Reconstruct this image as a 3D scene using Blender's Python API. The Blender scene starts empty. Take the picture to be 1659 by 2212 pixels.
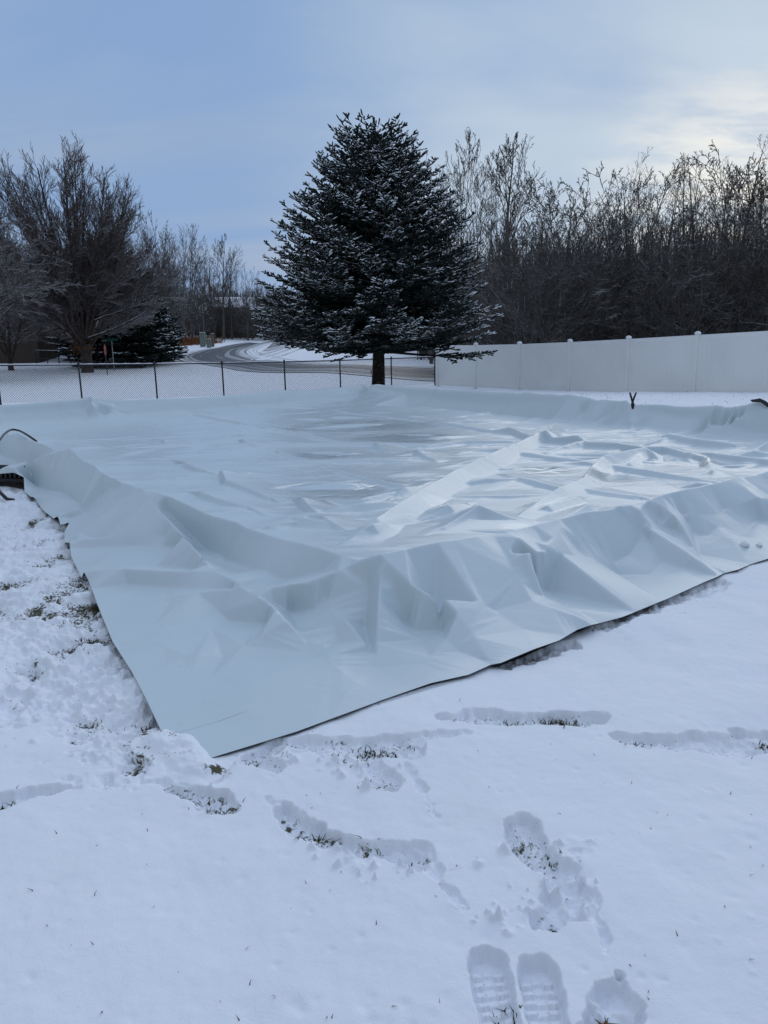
import bpy, math, random
import numpy as np
from mathutils import Vector, Matrix
from mathutils.geometry import delaunay_2d_cdt
rng=np.random.default_rng(7); random.seed(7)
scene=bpy.context.scene; COL=scene.collection
R=math.radians
# ------------------------------------------------------------------ survey of the place (sight lines of a level taken from the standpoint)
FOC=1661.6; W,H=1659.,2212.; ROLL=R(1.1); PITCH=math.atan((H/2-725)/FOC); EYE=1.5
def ray(x,y):
    a=(x-W/2)/FOC; b=-(y-H/2)/FOC; c,s=math.cos(ROLL),math.sin(ROLL)
    a,b=a*c+b*s,-a*s+b*c
    return np.array([a,math.cos(PITCH)+b*math.sin(PITCH),-math.sin(PITCH)+b*math.cos(PITCH)])
def at(x,y,z):
    d=ray(x,y); t=(z-EYE)/d[2]; return np.array([d[0]*t,d[1]*t,z])
def atY(x,y,Y):
    d=ray(x,y); t=Y/d[1]; return np.array([d[0]*t,Y,EYE+d[2]*t])
def smooth(a,b,x):
    t=np.clip((x-a)/(b-a),0,1); return t*t*(3-2*t)
def T(x,y):
    """terrain height without the snow relief"""
    x=np.asarray(x,float); y=np.asarray(y,float)
    z=-.63*smooth(14,32,y)+2.2*smooth(62,150,y)*(1-.5*smooth(10,60,x))
    z=z+.9*smooth(55,85,y)*smooth(-12,-40,x)
    return z
def ground(x,y):
    d=ray(x,y); lo=.5
    t=1.0
    while t<900:
        p=d*t
        if EYE+p[2]<T(p[0],p[1]): break
        lo=t; t*=1.01
    for _ in range(20):
        m=(lo+t)/2; p=d*m
        if EYE+p[2]<T(p[0],p[1]): t=m
        else: lo=m
    p=d*t; return np.array([p[0],p[1],float(T(p[0],p[1]))])
# ------------------------------------------------------------------ noise
def _h(ix,iy,s):
    n=(ix.astype(np.int64)*374761393+iy.astype(np.int64)*668265263+s*1442695041)&0xffffffff
    n=((n^(n>>13))*1274126177)&0xffffffff
    n=(n^(n>>16))&0xffffffff
    return n/4294967295.0
def vn(x,y,s=0):
    ix=np.floor(x); iy=np.floor(y); fx=x-ix; fy=y-iy
    fx=fx*fx*fx*(fx*(fx*6-15)+10); fy=fy*fy*fy*(fy*(fy*6-15)+10)
    a=_h(ix,iy,s); b=_h(ix+1,iy,s); c=_h(ix,iy+1,s); d=_h(ix+1,iy+1,s)
    return (a+(b-a)*fx+(c-a)*fy+(a-b-c+d)*fx*fy)*2-1
def fbm(x,y,s=0,o=4,g=.5):
    r=0;a=1;f=1
    for i in range(o):
        c,sn=math.cos(i*1.3),math.sin(i*1.3)
        r=r+a*vn((x*c-y*sn)*f+17.3*i,(x*sn+y*c)*f-9.1*i,s+i); a*=g; f*=2.03
    return r
def seg_dist(px,py,pts,rad=None):
    """distance to a polyline, interpolated extra column, signed side"""
    best=np.full(px.shape,1e9); val=np.zeros(px.shape); sd=np.zeros(px.shape); al=np.zeros(px.shape); acc=0
    for i in range(len(pts)-1):
        a=pts[i]; b=pts[i+1]; dx,dy=b[0]-a[0],b[1]-a[1]; L2=dx*dx+dy*dy+1e-12
        t=np.clip(((px-a[0])*dx+(py-a[1])*dy)/L2,0,1)
        ex=px-a[0]-t*dx; ey=py-a[1]-t*dy
        d=np.hypot(ex,ey); m=d<best
        best=np.where(m,d,best); val=np.where(m,a[2]+(b[2]-a[2])*t,val)
        sd=np.where(m,np.sign(dx*ey-dy*ex),sd); al=np.where(m,acc+t*math.sqrt(L2),al); acc+=math.sqrt(L2)
    return best,val,sd,al
# ------------------------------------------------------------------ objects
def mesh_obj(name,V,F,mat=None,parent=None,smooth_=False,mats=None,midx=None,attrs=None,uv=None):
    V=np.asarray(V,np.float32); me=bpy.data.meshes.new(name)
    if isinstance(F,np.ndarray):
        k=F.shape[1]; n=len(F)
        me.vertices.add(len(V)); me.vertices.foreach_set('co',V.ravel())
        me.loops.add(n*k); me.loops.foreach_set('vertex_index',F.astype(np.int32).ravel())
        me.polygons.add(n); me.polygons.foreach_set('loop_start',np.arange(0,n*k,k,dtype=np.int32))
        me.polygons.foreach_set('loop_total',np.full(n,k,np.int32)); me.update(calc_edges=True)
    else:
        me.from_pydata([tuple(map(float,v)) for v in V],[],F); me.update()
    for m in (mats or ([mat] if mat else [])): me.materials.append(m)
    if midx is not None: me.polygons.foreach_set('material_index',np.asarray(midx,np.int32))
    if smooth_: me.polygons.foreach_set('use_smooth',np.ones(len(me.polygons),bool))
    if attrs:
        for k_,v in attrs.items():
            a=me.attributes.new(k_,'FLOAT','POINT'); a.data.foreach_set('value',np.asarray(v,np.float32))
    if uv is not None:
        l=me.uv_layers.new(name='UVMap'); vi=np.empty(len(me.loops),np.int32); me.loops.foreach_get('vertex_index',vi)
        l.data.foreach_set('uv',np.asarray(uv,np.float32)[vi].ravel())
    o=bpy.data.objects.new(name,me); COL.objects.link(o)
    if parent is not None: o.parent=parent
    return o
def tag(o,label=None,cat=None,group=None,kind=None):
    for k,v in (('label',label),('category',cat),('group',group),('kind',kind)):
        if v: o[k]=v
    return o
def empty(name,loc,label,cat,group=None,rz=0):
    o=bpy.data.objects.new(name,None); COL.objects.link(o); o.location=loc; o.rotation_euler=(0,0,rz); o.empty_display_size=.1
    return tag(o,label,cat,group)
def copy_tree(o,parent=None):
    c=o.copy(); COL.objects.link(c); c.parent=parent
    for ch in o.children: copy_tree(ch,c)
    return c
class MB:
    """collects primitive shapes into one mesh"""
    def __init__(s): s.V=[]; s.F=[]
    def add(s,V,F):
        b=len(s.V); s.V+= [tuple(map(float,v)) for v in V]; s.F+=[tuple(i+b for i in f) for f in F]
    def box(s,c,size,rz=0,bev=0.0,tilt=0):
        x,y,z=[d/2 for d in size]; b=min(bev,x*.45,y*.45,z*.45)
        pr=[(-x+b,-y),(x-b,-y),(x,-y+b),(x,y-b),(x-b,y),(-x+b,y),(-x,y-b),(-x,-y+b)] if b>0 else [(-x,-y),(x,-y),(x,y),(-x,y)]
        n=len(pr); V=[]
        for zz,k in ([(-z,b),(-z+b,0),(z-b,0),(z,b)] if b>0 else [(-z,0),(z,0)]):
            for (a,d) in pr: V.append((a-math.copysign(min(k,abs(a)),a),d-math.copysign(min(k,abs(d)),d),zz))
        L=len(V)//n; F=[tuple(reversed(range(n))),tuple(range((L-1)*n,L*n))]
        for j in range(L-1):
            for i in range(n): F.append((j*n+i,j*n+(i+1)%n,(j+1)*n+(i+1)%n,(j+1)*n+i))
        M=Matrix.Translation(c)@Matrix.Rotation(rz,4,'Z')@Matrix.Rotation(tilt,4,'Y')
        s.add([M@Vector(v) for v in V],F); return s
    def tube(s,pts,rad,n=8,cap=True):
        pts=[Vector(p) for p in pts]; rad=rad if hasattr(rad,'__len__') else [rad]*len(pts); V=[];F=[]
        up=None
        for i,p in enumerate(pts):
            d=(pts[min(i+1,len(pts)-1)]-pts[max(i-1,0)]).normalized()
            if up is None: up=Vector((0,0,1)) if abs(d.z)<.9 else Vector((1,0,0))
            a=(up-d*up.dot(d)).normalized(); up=a; b=d.cross(a)
            for k in range(n):
                t=2*math.pi*k/n; V.append(p+(a*math.cos(t)+b*math.sin(t))*rad[i])
        for i in range(len(pts)-1):
            for k in range(n): F.append((i*n+k,i*n+(k+1)%n,(i+1)*n+(k+1)%n,(i+1)*n+k))
        if cap: F.append(tuple(reversed(range(n)))); F.append(tuple(range(len(V)-n,len(V))))
        s.add(V,F); return s
    def lathe(s,c,prof,n=12):
        V=[];F=[]
        for r,z in prof:
            for k in range(n):
                t=2*math.pi*k/n; V.append((c[0]+r*math.cos(t),c[1]+r*math.sin(t),c[2]+z))
        for i in range(len(prof)-1):
            for k in range(n): F.append((i*n+k,i*n+(k+1)%n,(i+1)*n+(k+1)%n,(i+1)*n+k))
        F.append(tuple(reversed(range(n)))); F.append(tuple(range(len(V)-n,len(V))))
        s.add(V,F); return s
    def build(s,name,mat,parent=None,sm=False): return mesh_obj(name,s.V,s.F,mat,parent,sm)
def tubes(polys,rads,n=3):
    """many tapering tubes at once; polys: list of (k,3) arrays"""
    groups={}
    for p,r in zip(polys,rads): groups.setdefault(len(p),[]).append((p,r))
    VV=[];FF=[];base=0
    for k,lst in groups.items():
        P=np.array([a for a,_ in lst]); Rr=np.array([b for _,b in lst]); m=len(lst)
        D=P[:,-1]-P[:,0]; D/=np.linalg.norm(D,axis=1,keepdims=True)+1e-9
        ref=np.where(np.abs(D[:,2:3])<.92,np.array([[0,0,1.]]),np.array([[1.,0,0]]))
        A=np.cross(D,ref); A/=np.linalg.norm(A,axis=1,keepdims=True)+1e-9; B=np.cross(D,A)
        th=np.arange(n)*2*math.pi/n+(math.pi/2 if n==3 else 0)
        ring=A[:,None,None,:]*np.cos(th)[None,None,:,None]-B[:,None,None,:]*np.sin(th)[None,None,:,None]
        V=P[:,:,None,:]+ring*Rr[:,:,None,None]
        VV.append(V.reshape(-1,3))
        i0=(np.arange(m)*k*n)[:,None,None]+ (np.arange(k-1)*n)[None,:,None]
        j=np.arange(n)[None,None,:]; j2=(j+1)%n
        F=np.stack([i0+j,i0+j2,i0+j2+n,i0+j+n],-1).reshape(-1,4)+base
        FF.append(F); base+=m*k*n
    return np.concatenate(VV),np.concatenate(FF)
# ------------------------------------------------------------------ materials
def mat(name,col=(.5,.5,.5),rough=.6,spec=.5,metal=0,noise=None,bump=None):
    """noise=(scale,dark factor); bump=(scale,strength,distance)"""
    m=bpy.data.materials.new(name); m.use_nodes=True; nt=m.node_tree; b=nt.nodes['Principled BSDF']
    b.inputs['Base Color'].default_value=(*col,1); b.inputs['Roughness'].default_value=rough
    b.inputs['Metallic'].default_value=metal; b.inputs['Specular IOR Level'].default_value=spec
    tc=nt.nodes.new('ShaderNodeTexCoord')
    if noise:
        n=nt.nodes.new('ShaderNodeTexNoise'); n.inputs['Scale'].default_value=noise[0]; n.inputs['Detail'].default_value=5
        nt.links.new(tc.outputs['Object'],n.inputs['Vector'])
        mx=nt.nodes.new('ShaderNodeMix'); mx.data_type='RGBA'
        mx.inputs[6].default_value=(*[c*noise[1] for c in col],1); mx.inputs[7].default_value=(*col,1)
        rp=nt.nodes.new('ShaderNodeMapRange'); rp.inputs[1].default_value=.35; rp.inputs[2].default_value=.65
        nt.links.new(n.outputs[0],rp.inputs[0]); nt.links.new(rp.outputs[0],mx.inputs[0]); nt.links.new(mx.outputs[2],b.inputs['Base Color'])
    if bump:
        n2=nt.nodes.new('ShaderNodeTexNoise'); n2.inputs['Scale'].default_value=bump[0]; n2.inputs['Detail'].default_value=6
        nt.links.new(tc.outputs['Object'],n2.inputs['Vector'])
        bp=nt.nodes.new('ShaderNodeBump'); bp.inputs['Strength'].default_value=bump[1]; bp.inputs['Distance'].default_value=bump[2]
        nt.links.new(n2.outputs[0],bp.inputs['Height']); nt.links.new(bp.outputs[0],b.inputs['Normal'])
    return m
SNOWC=(.84,.86,.90)
def snowy(name,col,cover=.35,soft=.25,rough=.9,noise_scale=3.0,amount=1.0,attr=None,var=.6):
    """bark or needles with snow lying on whatever faces up"""
    m=mat(name,col,rough,.15,noise=(noise_scale*2,var)); nt=m.node_tree; b=nt.nodes['Principled BSDF']
    g=nt.nodes.new('ShaderNodeNewGeometry'); sp=nt.nodes.new('ShaderNodeSeparateXYZ'); nt.links.new(g.outputs['Normal'],sp.inputs[0])
    n=nt.nodes.new('ShaderNodeTexNoise'); n.inputs['Scale'].default_value=noise_scale; n.inputs['Detail'].default_value=3
    tc=nt.nodes.new('ShaderNodeTexCoord'); nt.links.new(tc.outputs['Object'],n.inputs['Vector'])
    ad=nt.nodes.new('ShaderNodeMath'); ad.operation='MULTIPLY_ADD'; ad.inputs[1].default_value=1.1; ad.inputs[2].default_value=-.55
    nt.links.new(n.outputs[0],ad.inputs[0])
    s=nt.nodes.new('ShaderNodeMath'); s.operation='ADD'; nt.links.new(sp.outputs[2],s.inputs[0]); nt.links.new(ad.outputs[0],s.inputs[1])
    last=s.outputs[0]
    if attr:
        at_=nt.nodes.new('ShaderNodeAttribute'); at_.attribute_name=attr
        a2=nt.nodes.new('ShaderNodeMath'); a2.operation='ADD'; nt.links.new(last,a2.inputs[0]); nt.links.new(at_.outputs['Fac'],a2.inputs[1]); last=a2.outputs[0]
    mr=nt.nodes.new('ShaderNodeMapRange'); mr.inputs[1].default_value=cover; mr.inputs[2].default_value=cover+soft; mr.inputs[4].default_value=amount
    nt.links.new(last,mr.inputs[0])
    mx=nt.nodes.new('ShaderNodeMix'); mx.data_type='RGBA'
    src=b.inputs['Base Color'].links[0].from_socket
    nt.links.new(src,mx.inputs[6]); mx.inputs[7].default_value=(*SNOWC,1)
    nt.links.new(mr.outputs[0],mx.inputs[0]); nt.links.new(mx.outputs[2],b.inputs['Base Color'])
    return m
M={}
M['white_vinyl']=mat('white_vinyl',(.88,.89,.88),.55,.4,noise=(.7,.93),bump=(40,.05,.002))
M['black_vinyl']=mat('black_vinyl',(.012,.012,.022),.45,.5,noise=(8,.7))
M['wire']=mat('wire',(.02,.02,.028),.5,.4,noise=(8,.8))
M['snow']=mat('snow',SNOWC,.85,.15,noise=(2,.97),bump=(60,.25,.006))
M['bark_spruce']=snowy('bark_spruce',(.035,.028,.024),1.0,.3)
M['needles']=snowy('needles',(.030,.046,.042),.62,.3,noise_scale=2.2,attr='snow')
M['needles_far']=snowy('needles_far',(.024,.034,.031),.66,.3,noise_scale=1.2,attr='snow')
M['bark_maple']=snowy('bark_maple',(.075,.06,.053),.5,.3,noise_scale=1.5)
M['twig_maple']=snowy('twig_maple',(.13,.108,.10),.58,.3,noise_scale=1.2,amount=.55)
M['bark_snowy']=snowy('bark_snowy',(.055,.042,.038),.28,.25,noise_scale=1.5)
M['bark_grey']=snowy('bark_grey',(.15,.13,.11),.8,.3,noise_scale=1.0,amount=.8)
M['twig_grey']=snowy('twig_grey',(.16,.135,.12),.8,.3,noise_scale=.8,amount=.6)
M['bark_dark']=snowy('bark_dark',(.13,.12,.11),.5,.3,noise_scale=.7,amount=.9)
M['twig_dark']=snowy('twig_dark',(.115,.102,.092),.75,.3,noise_scale=.5,amount=.5)
M['leaf']=mat('leaf',(.16,.07,.03),.8,.2,noise=(30,.5))
M['redpaint']=mat('redpaint',(.14,.03,.02),.5,.4,noise=(10,.6))
M['green_sign']=mat('green_sign',(.01,.10,.075),.4,.4,noise=(5,.9))
M['red_sign']=mat('red_sign',(.25,.02,.02),.4,.4,noise=(5,.9))
M['galv']=mat('galv',(.35,.37,.38),.5,.5,.3,noise=(10,.8))
M['tanwall']=mat('tanwall',(.20,.165,.12),.9,.2,noise=(2,.8),bump=(10,.3,.01))
M['brownwall']=mat('brownwall',(.075,.06,.05),.9,.2,noise=(2,.8),bump=(10,.3,.01))
M['greywall']=mat('greywall',(.3,.3,.3),.9,.2,noise=(2,.85))
M['whitepaint']=mat('whitepaint',(.6,.6,.6),.6,.3,noise=(5,.9))
M['glass']=mat('glass',(.02,.025,.03),.12,.6,noise=(2,.7))
M['box_green']=mat('box_green',(.20,.25,.22),.6,.3,noise=(4,.85))
M['blackplastic']=mat('blackplastic',(.015,.015,.017),.4,.5,noise=(6,.7))
M['handle_orange']=mat('handle_orange',(.35,.08,.03),.5,.4,noise=(6,.8))
M['dry_brush']=snowy('dry_brush',(.24,.11,.05),1.05,.3,noise_scale=1)
M['grassblade']=mat('grassblade',(.075,.075,.035),.85,.1,noise=(20,.45))

# snow ground: clean snow, packed prints, bare wet turf showing through where scraped
def snow_ground_mat():
    m=bpy.data.materials.new('snow_ground'); m.use_nodes=True; nt=m.node_tree; L=nt.links.new; b=nt.nodes['Principled BSDF']
    b.inputs['Roughness'].default_value=.8; b.inputs['Specular IOR Level'].default_value=.2
    tc=nt.nodes.new('ShaderNodeTexCoord')
    def noise(sc,det=4):
        n=nt.nodes.new('ShaderNodeTexNoise'); n.inputs['Scale'].default_value=sc; n.inputs['Detail'].default_value=det; L(tc.outputs['Object'],n.inputs['Vector']); return n.outputs[0]
    def mix(f,a,c):
        x=nt.nodes.new('ShaderNodeMix'); x.data_type='RGBA'
        if f is not None: L(f,x.inputs[0])
        for i,v in ((6,a),(7,c)):
            if isinstance(v,tuple): x.inputs[i].default_value=(*v,1)
            else: L(v,x.inputs[i])
        return x.outputs[2]
    base=mix(noise(1.3),(.80,.83,.885),(.865,.88,.91))
    turf=mix(noise(45,3),(.035,.034,.018),(.13,.12,.075))
    a=nt.nodes.new('ShaderNodeAttribute'); a.attribute_name='bare'
    sc=nt.nodes.new('ShaderNodeMath'); sc.operation='MULTIPLY_ADD'; L(noise(70,5),sc.inputs[0]); sc.inputs[1].default_value=1.6; sc.inputs[2].default_value=-.8
    ad=nt.nodes.new('ShaderNodeMath'); ad.operation='ADD'; L(a.outputs['Fac'],ad.inputs[0]); L(sc.outputs[0],ad.inputs[1])
    mr=nt.nodes.new('ShaderNodeMapRange'); mr.inputs[1].default_value=.45; mr.inputs[2].default_value=.75; L(ad.outputs[0],mr.inputs[0])
    c=mix(mr.outputs[0],base,turf); L(c,b.inputs['Base Color'])
    n1=noise(220,2); n2=noise(28,5)
    bp=nt.nodes.new('ShaderNodeBump'); bp.inputs['Strength'].default_value=.35; bp.inputs['Distance'].default_value=.0035; L(n1,bp.inputs['Height'])
    b2=nt.nodes.new('ShaderNodeBump'); b2.inputs['Strength'].default_value=.35; b2.inputs['Distance'].default_value=.01; L(n2,b2.inputs['Height']); L(bp.outputs[0],b2.inputs['Normal'])
    L(b2.outputs[0],b.inputs['Normal'])
    return m
M['snow_ground']=snow_ground_mat()
def tarp_mat():
    m=bpy.data.materials.new('white_tarp'); m.use_nodes=True; nt=m.node_tree; L=nt.links.new; b=nt.nodes['Principled BSDF']
    b.inputs['Specular IOR Level'].default_value=.65
    tc=nt.nodes.new('ShaderNodeTexCoord')
    def noise(scale,vec,det=4,dist=0.):
        mp=nt.nodes.new('ShaderNodeMapping'); mp.inputs['Scale'].default_value=vec; L(tc.outputs['Object'],mp.inputs[0])
        n=nt.nodes.new('ShaderNodeTexNoise'); n.inputs['Scale'].default_value=scale; n.inputs['Detail'].default_value=det; n.inputs['Distortion'].default_value=dist; L(mp.outputs[0],n.inputs['Vector']); return n.outputs[0]
    mx=nt.nodes.new('ShaderNodeMix'); mx.data_type='RGBA'; mx.inputs[6].default_value=(.55,.635,.665,1); mx.inputs[7].default_value=(.615,.69,.715,1)
    L(noise(.8,(1,1,1)),mx.inputs[0]); L(mx.outputs[2],b.inputs['Base Color'])
    a=nt.nodes.new('ShaderNodeAttribute'); a.attribute_name='wet'
    mr=nt.nodes.new('ShaderNodeMapRange'); mr.inputs[3].default_value=.36; mr.inputs[4].default_value=.1; L(a.outputs['Fac'],mr.inputs[0]); L(mr.outputs[0],b.inputs['Roughness'])
    bp=nt.nodes.new('ShaderNodeBump'); bp.inputs['Distance'].default_value=.012; L(noise(6,(.35,1,1),5,.6),bp.inputs['Height'])
    ms=nt.nodes.new('ShaderNodeMapRange'); ms.inputs[3].default_value=.35; ms.inputs[4].default_value=.35; L(a.outputs['Fac'],ms.inputs[0]); L(ms.outputs[0],bp.inputs['Strength'])
    b2=nt.nodes.new('ShaderNodeBump'); b2.inputs['Distance'].default_value=.002; b2.inputs['Strength'].default_value=.25; L(noise(60,(1,1,1),3),b2.inputs['Height']); L(bp.outputs[0],b2.inputs['Normal'])
    L(b2.outputs[0],b.inputs['Normal'])
    return m
M['tarp']=tarp_mat(); M['tarp_under']=mat('tarp_under',(.012,.013,.015),.5,.4,noise=(3,.8))
#@@TARP
# ================================================================== the tarp over the rink boards
CR={'A':(1.106,200,1850),'B':(1.659,1400,1950),'C':(1.62,2000,1650),'E':(1.106,700,1450),'G':(1.106,0,1450),'K':(3.318,0,1650),'M':(2.2914,2300,1450),'D':(1/1.8228,0,0)}
def q(c,x,y,z):
    s,ox,oy=CR[c]; k=1.8228
    if c=='D': return at(x,y,z)
    return at((ox+x/s)/k,(oy+y/s)/k,z)
NC=np.array([-.02,3.87]); LB=np.array([-1.95,5.97]); LC=np.array([-7.7,13.7]); FCn=np.array([-.5,18.6]); RC=np.array([6.5,8.5])
LINES={'N':(NC,LB),'L':(LB,LC),'R':(NC,RC),'F':(LC,FCn),'G':(FCn,RC)}   # the standing boards, straight in plan
def onboard(c,x,y,k):
    off=float(k[1:] or 0); k=k[0]
    S,ox,oy=CR[c]
    if c!='D': x,y=(ox+x/S)/1.8228,(oy+y/S)/1.8228
    a,b=LINES[k]; n=np.array([-(b-a)[1],(b-a)[0]])/np.linalg.norm(b-a)*(-1 if k in 'RG' else 1); d=ray(x,y); t=(n@a+off)/(n@d[:2]); p=d*t; return np.array([p[0],p[1],p[2]+EYE])
def L_(s):
    """'A 1,2,.3 4,5,.6' -> list of plan points; a letter in place of the height puts the point on that board"""
    out=[];c='D'
    for w in s.split():
        if w.isalpha(): c=w
        elif w.split(',')[-1][0] in LINES: v=w.split(','); out.append(onboard(c,float(v[0]),float(v[1]),v[2]))
        else:
            v=[float(t) for t in w.split(',')]; out.append(q(c,*v) if len(v)==3 else q(c,*v,.015))
    return out
ridge_left=L_('A 1433,375,.377 1340,398,N 1180,350,N 1025,303,N 850,237,N 700,190,N 520,115,N 350,62,L K 1470,790,L 1300,660,L 1230,590,L 1095,535,L 910,380,L 800,392,L 720,405,L 600,320,L 500,312,L 370,240,L 240,168,L 0,235,L')
ridge_left+=[np.array([-7.7,13.7,.42])]
ridge_right=L_('A 1433,375,.377 B 290,362,R 500,315,R 780,270,R 905,275,R 1040,228,R C 250,660,R 400,618,R 500,590,R 650,575,R 800,550,R 860,540,R 905,500,R 1100,455,R 1280,415,R 1560,352,R 1659,325,R')
ridge_right+=[np.array([5.,7.43,.39]),np.array([6.5,8.5,.42])]
ridge_fl=[np.array([-7.7,13.7,.42])]+L_('G 0,148,F 230,132,F 380,118,F 540,130,F 840,122,F 980,115,F 1090,108,F 1250,90,F 1320,93,F 1480,78,F 1600,65,F')+[np.array([-.5,18.6,.42])]
ridge_fr=[ridge_fl[-1]]+L_('E 900,64,G 1110,80,G 1390,92,G 1659,102,G M 150,262,G 350,280,G 385,272,G 435,296,G 600,300,G 830,312,G 1050,326,G 1300,333,G 1590,282,G 1659,325,G')+[np.array([6.5,8.5,.42])]
edge_right=L_('D 440,1642,.012 640,1580,.015 825,1511,.02 B 490,1215,.035 740,1165,.025 880,1105,.02 950,1080,.04 1170,985,.05 1330,940,.03 1450,870,.03 1540,832,.045 1585,838,.012 D 1345,1333,.012 1440,1293,.02 1520,1257,.02 C 1340,997,.03 1375,985,.015 1470,951,.035 1540,928,.015 1659,885,.03')
edge_right+=[np.array([4.4,6.0,.02]),np.array([7.9,8.0,.02])]
edge_right=[np.array([p[0],p[1],.012+(p[2]-.012)*.6]) for p in edge_right]
edge_left=L_('D 440,1642,.012 405,1604,.012 355,1592,.012 G 713,1605,.015 640,1450,.02 575,1325,.02 490,1190,.02 440,1070,.02 385,925,.03 365,886,.07 355,915,.015 310,820,.015 302,757,.06 K 842,1640,.02 840,1480,.02 905,1352,.05 790,1385,.015 752,1268,.06 700,1300,.02 560,1190,.02 470,1075,.02 320,950,.02 312,760,.13 180,700,.16 0,715,.15')
edge_left+=[np.array([-6.6,9.3,.05]),np.array([-9.0,13.6,.02])]
breaks=[]
def brk(s): breaks.append(L_(s))
for r_ in (ridge_left,ridge_right,ridge_fl,ridge_fr,edge_right,edge_left): breaks.append(r_)
# near left apron: the corner fold that hides the foot of the boards, and the valley behind it
brk('A 1433,375,.37 1340,400,.30 1250,445,.27 1100,505,.22 960,517,.17 880,521,.14')
brk('A 1180,455,N.08 1060,480,N.14 1000,486,N.18 930,445,N.17 800,400,N.12 680,350,N.05 600,280,N.03 500,180,N.02')
brk('A 850,455,N.2 720,400,N.15')
brk('A 400,78,L 480,190,N.1 600,300,N.24 640,345,N.28 700,430,N.36 850,520,N.43 940,577,.145 1025,660,.125 1110,752,.05 1120,800,.03')
brk('A 970,590,.10 1045,640,.06 1075,700,.04')
brk('A 400,78,L 160,190,L.2 75,235,L.33')
brk('A 65,312,.05 170,300,.09 330,292,.12 500,286,.16')
brk('A 80,345,.02 330,340,.06 560,330,.13 690,400,.12 620,440,.10')
brk('A 310,424,.125 580,440,.15 720,440,.155 840,515,.145')
brk('A 150,440,.07 310,424,.125'); brk('A 335,500,.04 600,522,.07 840,527,.11'); brk('A 200,410,.05 420,405,.07 600,425,.09')
brk('A 540,552,.06 740,522,.115 890,522,.145'); brk('A 330,600,.02 520,575,.04')
brk('A 735,622,.03 832,586,.10 930,582,.13 945,600,.135 1020,660,.125'); brk('A 775,656,.02 870,674,.03 965,684,.045 1000,668,.09')
brk('A 1020,662,.125 900,735,.07 750,808,.025')
brk('A 350,880,.02 560,850,.03 700,900,.02'); brk('A 500,820,.02 640,800,.045 560,860,.02')
brk('A 220,640,.015 500,680,.03 700,690,.02'); brk('A 300,760,.015 480,760,.03')
# corner
brk('A 1433,375,.37 1432,500,.255 1425,620,.165 1420,760,.06 1420,860,.018')
brk('A 1385,520,.20 1370,700,.035 1390,800,.018'); brk('A 1030,622,.05 1150,625,.09 1280,655,.095 1390,785,.04')
brk('A 1200,560,.145 1250,760,.02'); brk('A 1110,752,.05 1190,772,.045 1225,860,.03')
brk('B 165,410,.37 350,570,.262 575,690,.18 760,900,.075 870,1090,.02')
brk('B 250,600,.235 330,850,.05 430,960,.02'); brk('B 430,1100,.02 590,948,.055 700,1030,.02 840,1080,.015')
brk('B 520,760,.085 560,900,.022')
brk('B 0,1215,.03 170,1320,.02')
# right apron
brk('B 905,275,R 1000,430,R.2 1090,580,R.36 1155,690,R.46 1180,700,R.48 1330,750,.085 1450,790,.065 1540,832,.045')
brk('B 960,275,R.03 1060,420,R.235 1130,560,R.35 1180,650,R.41 1290,690,R.46 1450,760,R.6')
brk('B 1150,640,.05 1200,618,.075 1270,640,.03'); brk('B 800,700,.15 900,760,.10 1100,880,.05')
brk('C 130,860,R.26 230,852,R.22 480,885,R.22 690,914,R.22 780,862,R.2 835,780,R.15 862,690,R.1')
brk('C 60,760,R.10 230,790,R.13'); brk('C 230,840,R.24 290,760,R.14 340,690,R.06'); brk('C 430,745,R.1 455,660,R.04 430,830,R.16')
brk('C 840,592,R.06 860,540,R'); brk('C 868,600,R.05 868,680,R.12 950,730,R.22 1150,852,R.42 1340,992,.03')
brk('C 885,760,R.16 925,862,R.28 980,912,R.34 1150,965,R.48 1300,1000,.015'); brk('C 905,700,R.16 985,712,R.16 960,620,R.07 920,520,R.02')
brk('C 915,508,R.02 1050,602,R.14 1140,712,R.24 1207,872,R.4'); brk('C 1225,872,R.38 1180,720,R.2 1110,625,R.1')
brk('C 1060,700,R.16 1190,850,R.36')
brk('C 1110,615,R.12 1340,612,R.18 1380,580,R.14 1600,500,R.22 1659,520,R.2'); brk('C 1340,690,R.26 1500,738,R.36 1600,640,R.26 1659,660,R.3'); brk('C 1230,745,R.24 1420,760,R.4 1659,760,R.5')
brk('C 700,1000,.02 900,1000,.015')
# left folds beyond the first tent
brk('K 1600,880,L 1330,1010,L.06 1130,1240,L.2'); brk('K 800,395,L 480,530,L.12 190,617,L.24')
brk('K 1030,1110,L.16 800,960,L.15 540,905,L.16 320,880,L.16'); brk('K 720,410,L 450,530,L.04 220,570,L.12 0,500,L.1')
brk('K 850,720,L.08 905,400,L.01'); brk('K 650,720,L.12 720,520,L.05'); brk('K 1130,1250,.08 900,1290,.05 760,1270,.07')
brk('K 640,1290,.02 900,1210,.06 1040,1180,.08'); brk('K 0,700,.16 60,620,.22 190,650,.2 310,750,.13')
brk('K 330,960,.02 480,1010,.08 700,1040,.10 950,1050,.10'); brk('K 1060,1300,.07 1020,1560,.06 ')
brk('K 1180,1560,.05 1330,1570,.06')
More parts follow.
